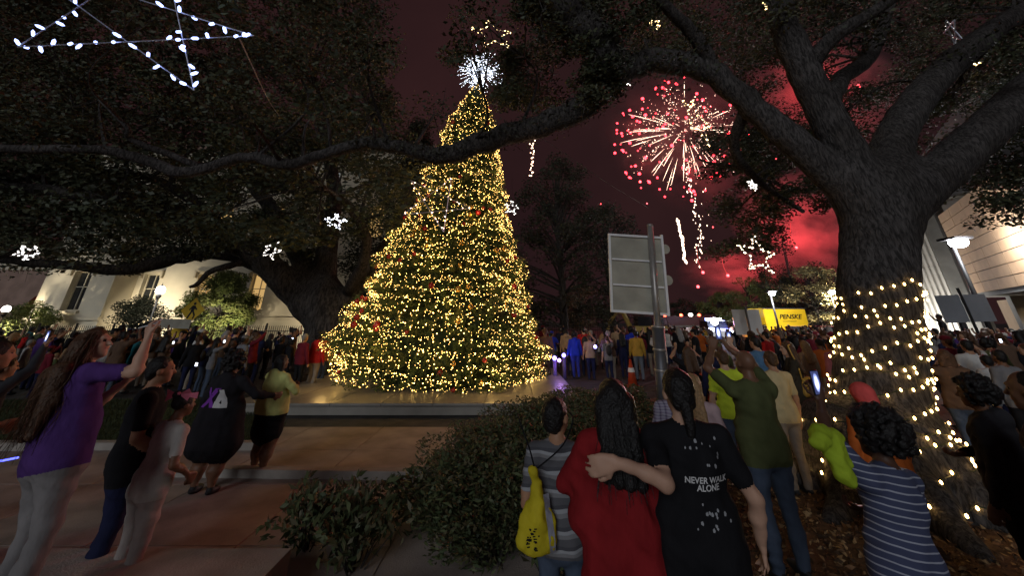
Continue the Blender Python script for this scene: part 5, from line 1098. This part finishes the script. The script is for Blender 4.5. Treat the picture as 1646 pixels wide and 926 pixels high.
# drawstring bag
c = local_to_world(e, (-.14, -.20, 1.13)); bag = empty('drawstring_bag', tuple(c), (0, 0, R(8)), label='yellow drawstring bag with grey stripe on the striped boy', cat='bag')
M_BY = cloth('bag_yellow', (.50, .41, .02), .9, .7); P_ = [rc((0, 0, .12), (0, 0, -.04), .035, .06, 0, .04), el((0, 0, -.08), (.115, .042, .12), 0, .04), el((.0, 0, -.15), (.12, .04, .06), 0, .03), rc((-.01, -.01, .12), (-.02, -.01, .19), .018, .03, 0, .015)]
link('sack', sdf_mesh('sack', P_, .008, [M_BY], [(.012, 27), (.006, 61)]), bag)
bs = bpy.data.objects[bag.name].children[0]
b2 = bmesh.new(); b2.from_mesh(bs.data); tr_ = BVHTree.FromBMesh(b2); q = MB(); vs = []
for z_ in np.linspace(.08, -.2, 9):
    for x_ in (.035 + (.08 - z_) * .12, .075 + (.08 - z_) * .12):
        h_ = tr_.ray_cast(Vector((x_, -1, z_)), Vector((0, 1, 0))); vs.append((x_, (h_[0].y if h_[0] else 0) - .004, z_))
q.add(vs, [(2 * i, 2 * i + 2, 2 * i + 3, 2 * i + 1) for i in range(8)]); q.build('stripe', cloth('bag_grey', (.30, .31, .36)), bag)
for s_, xs in ((-1, -.16), (1, .2)):
    q = MB(); q.tube(smooth_path([(-.01, -.02, .2), (xs * .6 + .05, -.02, .32), (xs + .07, .06, .44), (xs + .08, .2, .46)], 5), .005, 5); q.build('cord', BLK, bag)
q = MB()
for k in range(26): x_, z_ = rng.uniform(-.075, .0), rng.uniform(-.17, -.06); h_ = tr_.ray_cast(Vector((x_, -1, z_)), Vector((0, 1, 0))); q.box((x_, (h_[0].y if h_[0] else 0) - .002, z_), (rng.uniform(.006, .022), .004, .005))
q.build('dark_print', BLK, bag)['kind'] = 'stuff'; b2.free()
e, b, wr, hc, Rm = hero('woman in red hooded shawl with long straight black hair', 984, 622, 2.8, 1.68, R(-4), SK[2], 'black', 'long', cloth('deep_red', (.22, .014, .017)), BLK, 0, .013, w=1.25, sleeve='long', hem=.66, flare=.05, head_s=1.05, hair_s=1.12, extra=[rc((-.14, -.02, 1.40), (-.24, .02, 1.02), .075, .10, 7, .06), rc((.14, -.02, 1.40), (.24, .02, 1.02), .075, .10, 7, .06), rc((-.1, -.09, 1.38), (.1, -.11, 1.0), .06, .08, 7, .06)], armR=((.2, .28, 1.1), (.9, -.3, -.6), .6, (0, 0, 1)), armL=((-.2, .28, 1.1), (-.9, -.3, -.6), .6, (0, 0, 1)), hair_strands=(380, .44, .004, 1.0))
s9 = 1.755 / 1.75; loc9 = np.array([at(1086, 598, 2.7)[0], 2.7, 0]); tg = to_local(loc9, R(-4), s9, at(992, 742, 2.47))
e, b, wr, hc, Rm = hero('person in black T-shirt with white lettering, arm round the woman in red', 1086, 598, 2.7, 1.755, R(-4), SK[0], 'black', 'short', BLK, JEAN, 0, .0105, w=1.24, hem=.74, head_s=1.08, hair_s=1.1, belly=.03, armL=(tuple(tg), (-.2, -1, -.5), .22, (.3, 1, 0), (-.93, .1, -.2)), armR=((.34, .03, .90), (.5, -1, 0), .4, (-1, .2, 0)))
q = MB(); q.tube(smooth_path([hc + [0, -.085, -.03], hc + [0, -.12, -.08], hc + [.005, -.125, -.17], hc + [0, -.11, -.24]], 5), np.linspace(.045, .02, 16), 10, jitter=.05); q.build('tied_hair', HR['black'], e, True)
M_PW = cloth('print_chalk', (.62, .62, .62))
back_print(b, e, text_mesh('NEVER WALK\nALONE', .040, .12, 0, .0009), .04, 1.22, 'lettering', M_PW, .009, 3)
bl = []
for k in range(26):
    x, y = rng.uniform(-.10, .10), rng.choice([rng.uniform(.07, .20), rng.uniform(-.2, -.07)]); r_ = rng.uniform(.004, .009); n_ = 5 if k % 2 else 7
    bl.append([(x + r_ * math.cos(t), y + r_ * math.sin(t) * rng.uniform(.8, 1.8)) for t in np.linspace(0, 6.28, n_, endpoint=False)])
back_print(b, e, poly_mesh(bl), .04, 1.22, 'speckle_print', cloth('print_dim', (.32, .33, .35)), .004)['kind'] = 'stuff'
PLAID = banded('purple_plaid', [(0, (.30, .28, .36)), (.3, (.10, .08, .14)), (.5, (.36, .34, .40)), (.75, (.16, .12, .2))], 2, 16, cross=(0, 16, [(0, (.34, .32, .4)), (.5, (.08, .07, .12)), (.8, (.3, .26, .34))]))
hero('person in grey and purple plaid shirt behind the black T-shirt', 1080, 612, 4.7, 1.50, R(0), SK[1], 'brown', 'short', PLAID, JEAN, 0, .016, w=1.35, sleeve='long')
hero('child with light brown hair peeking past the black T-shirt', 1112, 604, 4.45, 1.54, R(-35), SK[0], 'blond', 'long', cloth('pink_grey', (.35, .25, .26)), JEAN, 0, .016, w=.9, sleeve='long', yaw=R(-30))
e, b, wr, hc, Rm = hero('bald man in olive green shirt holding a phone overhead', 1195, 562, 4.3, 1.78, R(8), SK[2], 'black', 'bald', cloth('olive', (.075, .085, .035)), JEAN, 0, .0115, w=1.18, hem=.80, belly=.06, stance=.12, pitch=R(14), armR=((.03, .27, 1.75), (1.0, .1, -.3), .75, (-.6, .8, 0), (-.4, .1, .9)), armL=((-.16, .27, 1.75), (-1.0, -.1, -.4), .75, (.6, .8, 0), (.4, .1, .9)))
c = (wr[0][0] + wr[1][0]) / 2 + np.array([0, .02, .07]); phone(e, [(c, np.array([0, 0, 1.]))], 0, 'dark phone with bright screen held by the bald man', off=(0, -.03, .0))
e, b, wr, hc, Rm = hero('person in lime safety shirt reaching up with a phone', 1160, 566, 6.2, 1.66, R(-8), SK[0], 'brown', 'short', cloth('lime', (.50, .62, .04)), JEAN, 0, .015, w=1.1, sleeve='short', armR=((.22, .2, 1.83), (1, -.2, -.2), .6, (0, 1, 0), (.1, .1, 1)))
phone(e, wr, 0, 'white phone held above the lime safety shirt', off=(0, 0, .02))
hero('man in steel blue polo shirt beside the white sign back', 1212, 541, 8.4, 1.78, R(20), SK[1], 'black', 'short', cloth('steel_blue', (.07, .15, .26)), JEAN, 0, .016, w=1.25)
hero('person in cream shirt with dark shoulder strap behind the bald man', 1236, 566, 6.0, 1.66, R(5), SK[1], 'brown', 'short', cloth('cream', (.48, .38, .20)), KHAKI, 0, .016, w=1.1)
e, b, wr, hc, Rm = hero('woman in long dark coat with brown hair, in profile facing left', 1264, 550, 7.6, 1.71, R(66), SK[0], 'brown', 'long', cloth('dark_coat', (.035, .03, .022)), banded('patterned_black', [(0, (.02, .02, .02)), (.7, (.2, .19, .15)), (.8, (.02, .02, .02))], 2, 12, cross=(0, 10, [(0, (.02, .02, .02)), (.8, (.2, .18, .14))])), 0, .014, w=1.08, sleeve='long', hem=.58, flare=.02, armR=((.1, .3, 1.15), (.8, -.5, -.6), .6, (0, 0, 1)), armL=((-.1, .3, 1.15), (-.8, -.5, -.6), .6, (0, 0, 1)))
c = at(1298, 606, 7.45); hb = empty('handbag', (c[0], 7.45, c[2] - .15), (0, 0, R(15)), label='mustard handbag on the arm of the woman in the dark coat', cat='bag')
M_HB = mat('bag_mustard', (.42, .26, .05), .5, .25, 14, .3, 30); link('pouch', sdf_mesh('pouch', [el((0, 0, 0), (.17, .06, .16), 0, .03), rc((-.13, 0, -.1), (.13, 0, -.1), .06, .06, 0, .05)], .014, [M_HB]), hb)
q = MB(); q.tube(smooth_path([(-.13, 0, .1), (-.16, .0, .34), (-.2, .05, .62), (-.1, .1, .66)], 6), .012, 6); q.build('strap', M_HB, hb)
loc16 = np.array([at(1428, 662, 2.6)[0], 2.6, 0]); t16 = to_local(loc16, R(18), 1.53 / 1.75, at(1340, 648, 2.78))
e, b, wr, hc, Rm = hero('woman with big black curls and striped top photographing the conifer', 1432, 684, 2.6, 1.53, R(18), SK[3], 'black', 'curly', banded('navy_stripe', [(0, (.06, .07, .13)), (.55, (.34, .36, .44)), (.75, (.06, .07, .13))], 2, 26), BLK, 0, .0115, w=1.2, sleeve='short', head_s=1.05, hair_s=1.18, tilt=R(9), dx=-.25, armL=(tuple(t16), (-.9, -.3, -.6), .75, (.4, .9, 0), (-.15, .1, 1)), armR=((.22, .3, 1.15), (.9, -.3, -.6), .6, (0, 0, 1)), hair_strands=(650, .15, .03, .3))
ph = phone(e, wr, 1, 'dark phone showing the lit conifer, raised in front of the oak trunk', off=(-.01, -.015, .03))
c = at(1338, 704, 2.56); hv = empty('safety_vest', tuple(c), (0, 0, R(20)), label='crumpled lime safety vest over the arm of the woman with curls', cat='vest')
M_HV = cloth('vest_lime', (.33, .45, .03), .9, .8); link('cloth', sdf_mesh('vest', [rc((.05, 0, .0), (-.10, .0, .02), .028, .05, 0, .03), rc((-.06, 0, .02), (-.15, -.01, -.01), .045, .035, 0, .03), rc((-.02, 0, 0), (-.03, -.02, -.16), .045, .035, 0, .03), rc((-.08, .0, 0), (-.0, -.03, -.19), .03, .03, 0, .04), rc((.03, 0, -.02), (.03, -.02, -.12), .03, .022, 0, .03)], .008, [M_HV], [(.011, 42), (.006, 90)]), hv)
hero('child in coral beanie and orange jacket before the oak trunk', 1384, 626, 4.3, 1.46, R(5), SK[2], 'black', 'short', cloth('orange', (.42, .10, .02)), JEAN, 0, .015, w=1.45, sleeve='long')
hc_, Rm_ = np.array([0, .02, 1.635]), np.eye(3); be = bpy.data.objects[[o.name for o in bpy.data.objects if o.get('label', '').startswith('child in coral beanie')][0]]
link('beanie', sdf_mesh('beanie', [el((0, -.005, 1.675), (.112, .13, .112), 0, .02), el((0, -.05, 1.60), (.105, .10, .08), 0, .03), ('s', np.array((0, .11, 1.60)), np.array((.09, .075, .095)), None, None, 0, 0)], .011, [cloth('coral', (.70, .10, .09))], [(.003, 60)]), be)
hero('person in charcoal hoodie with royal blue collar right of the oak trunk', 1562, 614, 3.6, 1.60, R(30), SK[2], 'black', 'curly', cloth('charcoal', (.035, .035, .04)), BLK, 0, .014, w=1.3, sleeve='long', hood=True, armR=((.2, .28, 1.1), (.9, -.3, -.6), .6, (0, 0, 1)))
hero('person with dark hair and dim plaid shirt at the right edge', 1652, 604, 2.9, 1.73, R(25), SK[2], 'black', 'short', banded('dim_plaid', [(0, (.05, .035, .05)), (.5, (.10, .07, .09)), (.7, (.05, .035, .05))], 2, 20, cross=(0, 20, [(0, (.04, .03, .045)), (.6, (.09, .07, .09))])), BLK, 0, .014, w=1.35, sleeve='long', head_s=1.08)
e, b, wr, hc, Rm = hero('person in brown top raising a camera right of the oak trunk', 1514, 562, 6.9, 1.62, R(-30), SK[1], 'brown', 'bob', cloth('brown', (.10, .06, .04)), JEAN, 0, .015, w=1.25, sleeve='long', armR=((.25, .36, 1.45), (.6, -.2, -1), .7, (-1, 0, 0)), armL=((-.05, .42, 1.45), (-.6, -.2, -1), .7, (1, 0, 0)))
c = local_to_world(e, (.12, .47, 1.52)); cm = empty('camera', tuple(c), (0, 0, R(-30)), label='black camera held up by the person in brown', cat='camera')
q = MB(); q.box((0, 0, 0), (.14, .06, .1)); q.box((0, 0, .06), (.06, .05, .03)); q.build('camera_body', BLK, cm); q = MB(); q.tube([(0, .03, 0), (0, .13, 0)], .04, 12); q.build('lens_barrel', BLK, cm)

# ================================================================== THE CROWD
T_ARM_UP = ((.14, .30, 1.72), (.8, .1, -.5), .7, (0, 1, 0), (0, 0, 1))
TPL = {}
def template(key, hair, **kw):
    P, hc, Rm, wr = figure(fingers=False, **kw); P = P + [p[:5] + (HAIR,) + p[6:] for p in hair_prims(hair, hc, Rm, 1., HAIR, len(TPL)) if p[0] != 's' or False]
    TPL[key] = sdf_mesh('spectator', P, .021, [SK[1], BLK, JEAN, M_SHOE, HR['black'], M_EYE, M_LIP, BLK], hem=kw.get('hem', .84))
template(('short hair', 'standing'), 'short', sleeve='long'); template(('short hair', 'one hand raised'), 'short', armR=T_ARM_UP, w=1.1)
template(('long hair', 'standing'), 'long', sleeve='long', w=.95, hem=.75); template(('long hair', 'both hands raised'), 'long', armR=T_ARM_UP, armL=((-.14, .30, 1.70), (-.8, .1, -.5), .7, (0, 1, 0), (0, 0, 1)), w=.95)
template(('curly hair', 'standing'), 'curly', sleeve='long', w=1.2, hood=True); template(('pulled-back hair', 'one hand raised'), 'pony', armR=T_ARM_UP, sleeve='long')
template(('short hair', 'hands at chest'), 'short', sleeve='long', w=1.25, armR=((.1, .3, 1.2), (.9, -.3, -.6), .6, (0, 0, 1)), armL=((-.1, .3, 1.2), (-.9, -.3, -.6), .6, (0, 0, 1)), belly=.05)
template(('bobbed hair', 'standing'), 'bob', sleeve='long', w=1.05, hood=True)
def template2(key, hair, extra, **kw):
    P, hc, Rm, wr = figure(fingers=False, **kw); P = P + [p[:5] + (HAIR,) + p[6:] for p in hair_prims(hair, hc, Rm, 1., HAIR, len(TPL)) if p[0] != 's'] + extra(hc)
    TPL[key] = sdf_mesh('spectator', P, .021, [SK[1], BLK, JEAN, M_SHOE, HR['black'], M_EYE, M_LIP, BLK], hem=kw.get('hem', .84))
pack = lambda hc: [el((0, -.17, 1.22), (.13, .09, .2), SHOE, .03), rc((-.1, -.08, 1.43), (-.12, .09, 1.25), .022, .022, SHOE, .01), rc((.1, -.08, 1.43), (.12, .09, 1.25), .022, .022, SHOE, .01)]
cap = lambda hc: [el(hc + [0, -.01, .06], (.095, .115, .07), TOP, .015), el(hc + [0, .12, .05], (.07, .07, .012), TOP, .01)]
template2(('short hair', 'wearing backpack'), 'short', pack, sleeve='long', w=1.1); template2(('capped hair', 'standing'), 'short', cap, w=1.2, armR=((.1, .3, 1.2), (.9, -.3, -.6), .6, (0, 0, 1))); template2(('bunned hair', 'wearing backpack'), 'bun', pack, w=.95, armR=T_ARM_UP); template2(('capped hair', 'one hand raised'), 'short', cap, sleeve='long', armL=((-.14, .30, 1.70), (-.8, .1, -.5), .7, (0, 1, 0), (0, 0, 1)))
COLS = {'black': (.014, .014, .016), 'navy': (.015, .02, .06), 'royal blue': (.02, .04, .42), 'red': (.40, .02, .02), 'orange': (.50, .10, .02), 'grey': (.16, .16, .17), 'white': (.50, .49, .47), 'maroon': (.14, .015, .025), 'teal': (.02, .12, .14), 'mustard': (.42, .25, .04), 'purple': (.09, .03, .20), 'brown': (.11, .06, .035), 'olive': (.07, .075, .03), 'pink': (.45, .16, .2), 'tan': (.30, .21, .13), 'pale blue': (.22, .30, .42)}
used = {}
def spectator(X, Y, H, facing, col, key, hair, zone, z0=0., label=None, skin=None, bottom=None, group=None):
    s = H / 1.75; o = link('person', TPL[key], None, (X, Y, z0), (0, 0, facing), (s * rng.uniform(.94, 1.08), s, s))
    mats_ = {0: SK[skin if skin is not None else int(rng.integers(0, 4))], 1: cloth(col.replace(' ', '_'), COLS[col]), 7: cloth(col.replace(' ', '_'), COLS[col]), 2: bottom or [JEAN, BLK, NAVY, KHAKI][int(rng.integers(0, 4))], 4: HR[hair]}
    for i, m_ in mats_.items(): o.material_slots[i].link = 'OBJECT'; o.material_slots[i].material = m_
    lb = label or f'spectator in {col}, {hair} {key[0]}, {key[1]}, {zone}'
    tag(o, lb, 'person', group or 'spectators in the crowd'); return o
placed = []
keys = list(TPL)
combos = {}
def crowd(n, zone_f, pxr, Yr, weights, facing=0., spacing=.55, z0=0., keep=None, hr=(1.48, 1.87)):
    k = tries = 0
    while k < n and tries < n * 60:
        tries += 1; Y = math.sqrt(rng.uniform(Yr[0] ** 2, Yr[1] ** 2)); X = at(rng.uniform(*pxr), 560, Y)[0]
        if any((X - a) ** 2 + (Y - b_) ** 2 < spacing ** 2 for a, b_ in placed): continue
        if keep and not keep(X, Y): continue
        zone = zone_f(X, Y)
        for _ in range(60):
            key = keys[int(rng.integers(0, len(keys)))]; col = str(rng.choice(list(weights), p=np.array(list(weights.values())) / sum(weights.values()))); hair = str(rng.choice(['black', 'brown', 'blond', 'grey'], p=[.55, .3, .1, .05]))
            if (zone, key, col, hair) not in combos: break
        if (zone, key, col, hair) in combos: continue
        combos[(zone, key, col, hair)] = 1; placed.append((X, Y)); spectator(X, Y, rng.uniform(*hr) if rng.random() > .14 else rng.uniform(1.05, 1.4), facing(X, Y) + rng.normal() * .45, col, key, hair, zone, z0); k += 1
def face_tree(X, Y): return -math.atan2(-2.5 - X, max(.5, abs(14.5 - Y)) if Y < 14 else -.5 - (Y - 14)) if False else math.atan2(-(6 - X), 60 - Y)
for o in bpy.data.objects:
    if o.get('category') == 'person' and o.parent is None: placed.append((o.location.x, o.location.y))
for T_ in ((TR[0][0], TR[0][1]), (T2[0][0], T2[0][1])):
    for a in np.linspace(0, 6.28, 10): placed += [(T_[0] + r_ * math.cos(a), T_[1] + r_ * math.sin(a)) for r_ in (.3, .9, 1.4)]
for o in bpy.data.objects:
    if o.get('category') in ('sign', 'street lamp', 'cone', 'bollard', 'barrier'): placed.append((o.location.x, o.location.y))
dim = {'black': 6, 'navy': 4, 'grey': 2, 'maroon': 2, 'brown': 3, 'white': .7, 'red': .5, 'olive': 2, 'teal': .4, 'purple': 1, 'pale blue': .3}
mixc = {'black': 6, 'navy': 4, 'grey': 2, 'maroon': 2, 'brown': 2.5, 'white': .8, 'red': .6, 'teal': .8, 'royal blue': .7, 'mustard': .3, 'purple': 1, 'tan': .7, 'pink': .3, 'orange': .3, 'olive': 1.5}
# named spectators that stand out in the photograph
def named(px, Y, H, col, key, hair, label, facing=0., skin=None, bottom=None):
    X = at(px, 560, Y)[0]; placed.append((X, Y)); return spectator(X, Y, H, facing, col, key, hair, '', 0, label, skin, bottom)
K = keys
named(924, 16.6, 1.68, 'royal blue', K[4], 'black', 'spectator in bright royal blue hooded jacket right of the decorated conifer', .1, 2, cloth('royal_trouser', (.03, .04, .25)))
named(877, 15.6, 1.82, 'brown', K[0], 'brown', 'tall spectator in dark brown clothes at the right foot of the conifer', .1, 2, cloth('brown_dark', (.06, .045, .03)))
named(948, 16.2, 1.58, 'tan', K[1], 'brown', 'spectator in pale tan top beside the royal blue jacket', 0, 1)
named(979, 15.8, 1.74, 'brown', K[6], 'grey', 'broad spectator in brown jacket and pale trousers right of the royal blue jacket', 0, 1, cloth('camo', (.25, .24, .18)))
named(1024, 16.0, 1.74, 'mustard', K[0], 'black', 'spectator in mustard jacket left of the panel sign pole', -.2, 2, cloth('denim_grey', (.12, .14, .16)))
named(1001, 16.6, 1.66, 'navy', K[2], 'black', 'spectator in navy jacket left of the mustard jacket', 0, 2)
named(510, 13.6, 1.72, 'red', K[4], 'black', 'spectator in red hooded jacket at the left foot of the conifer', -.4, 2); named(523, 14.6, 1.66, 'orange', K[7], 'black', 'spectator in orange-red jacket against the left foot of the conifer', -.4, 2)
named(487, 13.2, 1.7, 'maroon', K[0], 'grey', 'spectator with pale cap-like hair before the red hooded jacket', -.4, 1)
named(1294, 10.2, 1.62, 'tan', K[2], 'blond', 'woman in pale coat with long blond hair right of the dark coat', .1, 0, KHAKI)
named(1320, 10.4, 1.66, 'orange', K[5], 'black', 'spectator in rust orange top beside the lit oak trunk', 0, 2)
named(1142, 8.0, 1.6, 'navy', K[7], 'brown', 'spectator in navy sweater left of the lime safety shirt', .1, 1); named(1105, 8.6, 1.58, 'black', K[3], 'brown', 'woman with both hands up between sign pole and navy sweater', 0, 1)
named(1556, 8.4, 1.72, 'white', K[1], 'black', 'spectator in white top raising one hand right of the brown top', -.3, 1); named(1590, 9.2, 1.7, 'olive', K[4], 'black', 'spectator in olive jacket right of the white top', -.2, 1); named(1600, 7.0, 1.62, 'grey', K[0], 'black', 'spectator in grey hooded top at right, before the olive jacket', -.1, 2)
LZ = lambda X, Y: 'left crowd, ' + ('near lawn' if Y < 15 else 'by fence' if Y > 19.5 else 'midway') + (', far left' if project((X, Y, 1.6))[0] < 190 else ', leftward' if project((X, Y, 1.6))[0] < 400 else ', under oak')
crowd(46, LZ, (-20, 470), (12.3, 15.5), dim, lambda X, Y: -.55, .58, keep=lambda X, Y: X < -7.0)
crowd(70, LZ, (-20, 530), (13, 25), dim, lambda X, Y: -.55, .62, keep=lambda X, Y: not (X > -7.0 and 9.9 < Y < 18.9) and not (X > -7.6 and Y < 12.5))
CZ = lambda X, Y: 'behind shrubs, ' + ('by fence' if Y > 20 else 'near conifer')
crowd(30, CZ, (872, 1058), (15.0, 24.5), mixc, lambda X, Y: -.05, .55, keep=lambda X, Y: X > 2.0 or Y > 18.8)
RZ = lambda X, Y: ('near crowd ' if Y < 13 else 'middle crowd ' if Y < 21 else 'far crowd ') + ('beside panel sign' if project((X, Y, 1.6))[0] < 1190 else 'before box truck' if project((X, Y, 1.6))[0] < 1275 else 'beside lit trunk')
crowd(118, RZ, (1062, 1345), (8.8, 36), mixc, lambda X, Y: .05, .6, keep=lambda X, Y: Y < 15 or not 1132 < project((X, Y, 1.6))[0] < 1168)
SZ = lambda X, Y: ('near crowd ' if Y < 11 else 'far crowd ') + ('right of trunk' if project((X, Y, 1.6))[0] < 1560 else 'under stone front')
crowd(46, SZ, (1488, 1660), (7.6, 19.5), mixc, lambda X, Y: -.1, .6, keep=lambda X, Y: abs(X - RISER[0]) > 1.6 or abs(Y - 17.6) > 1.1)
for k, (dx, lb) in enumerate(((-.9, 'left silhouetted cameraman on the riser before the ribbed wall'), (.0, 'middle silhouetted cameraman on the riser before the ribbed wall'), (.9, 'right silhouetted cameraman on the riser before the ribbed wall'))):
    spectator(RISER[0] + dx, 17.6, 1.72, .6, 'black', keys[[6, 1, 0][k]], 'black', '', RISER[2], lb, 2, BLK)
# glowing toys and phones in the crowd
for k, (px, py, Y, col, lb) in enumerate(((957, 560, 15.6, (.3, .25, 1), 'violet glow stick held beside the brown jacket'), (899, 582, 15.0, (.6, .3, 1), 'violet light toy right of the conifer'), (629, 0, 0, None, ''), (275, 548, 14, None, ''))):
    if col is None: continue
    c = at(px, py, Y); o = empty('light_toy', tuple(c), label=lb, cat='toy'); q = MB(); q.tube([(0, 0, -.16), (0, 0, 0)], .02, 8); q.build('handle', M_IRON, o); q = MB(); q.ball((0, 0, .05), .06, 10); q.build('glowing_head', mat('toy_glow_%d' % k, (1, 1, 1), .3, 0, emit=col, estr=14), o, True)
    point_light('toy_light', tuple(c + [0, -.15, .1]), 5, col, .06)
for k, (px, py, Y, lb) in enumerate(((279, 551, 12.5, 'tiny bright phone in the left crowd below the wide sign'), (470, 545, 13.5, 'tiny bright phone left of the red hooded jacket'), (550, 545, 14.2, 'tiny bright phone at the left edge of the conifer'), (316, 586, 9.6, 'dim blue phone low in the left crowd'), (1608, 548, 9, 'tiny bright phone under the stone front'), (361, 549, 12.5, 'tiny bright phone left of the oak trunk'))):
    c = at(px, py, Y); o = empty('phone', tuple(c), label=lb, cat='phone'); q = MB(); q.box((0, 0, 0), (.075, .01, .09)); q.build('case', BLK, o); q = MB(); q.box((0, -.006, 0), (.055, .002, .07)); q.build('screen', mat('crowd_screen', (.3, .3, .4), .3, 0, emit=(.8, .87, 1), estr=4), o)

p0, p1 = at(-6, 743, 4.3), at(29, 736, 4.3); o = empty('glow_stick', tuple(p0), label='thin blue glow stick low at the left edge', cat='glow stick'); q = MB(); q.tube([(0, 0, 0), tuple(p1 - p0)], .008, 8); q.build('tube', mat('blue_stick', (.1, .1, 1), .3, 0, emit=(.08, .1, 1), estr=4), o); q = MB(); q.tube([tuple((p0 - p1) * .2), (0, 0, 0)], .011, 8); q.build('handle', M_IRON, o)
# ================================================================== SHRUBS
SH = [mat('shrub_leaf_a', (.05, .068, .03), .55, .3, 2), mat('shrub_leaf_b', (.075, .088, .036), .55, .3, 2), mat('shrub_leaf_c', (.095, .082, .042), .6, .3, 2)]
def shrub_meshes(n_, leaf, stems=9):
    cs = [(np.array([rng.normal() * .34, rng.normal() * .34, rng.uniform(.25, .85)]), rng.uniform(.16, .3)) for _ in range(26)]
    C = []
    for c, r in cs: p = rng.normal(size=(n_ // 26, 3)); p /= np.linalg.norm(p, axis=1)[:, None]; C.append(c + p * r * (rng.uniform(.2, 1, len(p)) ** .4)[:, None])
    C = np.concatenate(C); C[:, 2] = np.clip(C[:, 2], .04, 1.1); d = C - np.array([0, 0, .2]); d /= np.linalg.norm(d, axis=1)[:, None]
    V, Fq = leaves(C, rng.uniform(.7, 1.3, len(C)) * leaf, .38, dirs=d * .6 + rng.normal(size=C.shape) * .4); me = big_mesh('foliage', V, Fq, SH, rng.integers(0, 3, len(C)))
    mb = MB()
    for c, r in cs[:stems * 2]: mb.tube(smooth_path([(c[0] * .2, c[1] * .2, -.02), (c[0] * .6, c[1] * .6, c[2] * .5), tuple(c)], 3), np.linspace(.014, .004, 7), 5, cap=False)
    return me, mb.mesh('stems', M_BARKF)
SM = [shrub_meshes(5200, .07) for _ in range(3)]; SB = shrub_meshes(520, .17)
spots = [(752, 715, 5.2, .95), (815, 700, 5.4, 1.05), (790, 690, 6.1, 1.0), (850, 680, 6.2, 1.1), (800, 660, 7.0, .95), (868, 655, 7.2, 1.05), (930, 680, 6.2, 1.1), (935, 645, 7.8, 1.1), (1000, 650, 7.7, 1.1), (880, 705, 5.3, 1.05), (955, 700, 5.4, 1.1), (1010, 690, 6.2, 1.05), (800, 760, 4.55, .8), (860, 755, 4.7, .9), (860, 640, 8.6, 1.0), (930, 630, 9.2, 1.05), (1000, 628, 9.4, 1.05), (1040, 650, 7.6, .95)]
side = sorted(range(len(spots)), key=lambda i: spots[i][2])
for i, (px, py, Y, s_) in enumerate(spots):
    X = at(px, 650, Y)[0]; k = side.index(i) + 1; ordw = ['nearest', 'second nearest', 'third nearest', 'fourth', 'fifth', 'sixth', 'seventh', 'eighth', 'ninth', 'tenth', 'eleventh', 'twelfth', 'thirteenth', 'fourteenth', 'fifteenth', 'third farthest', 'second farthest', 'farthest'][k - 1]
    e = empty('shrub', (X, Y, 0), (0, 0, rng.uniform(0, 6.28)), f'leafy dark shrub in the centre bed, {ordw} from the viewer', 'shrub', 'shrubs in the centre bed'); e.scale = (s_ * 1.2, s_ * 1.2, s_ * .70)
    f, st_ = SM[i % 3]; link('foliage', f, e); link('stems', st_, e)
for px, Y, s_, lb in ((515, 4.75, .55, 'low broad-leaved plant at the kerb, left of two'), (575, 4.9, .5, 'low broad-leaved plant at the kerb, right of two'), (590, 4.4, .6, 'broad-leaved plant before the kerb'), (880, 4.3, .6, 'broad-leaved plant left of the striped boy')):
    X = at(px, 740, Y)[0]; e = empty('plant', (X, Y, 0), (0, 0, rng.uniform(0, 6)), lb, 'plant'); e.scale = (s_, s_, s_ * 1.0); link('foliage', SB[0], e); link('stems', SB[1], e)
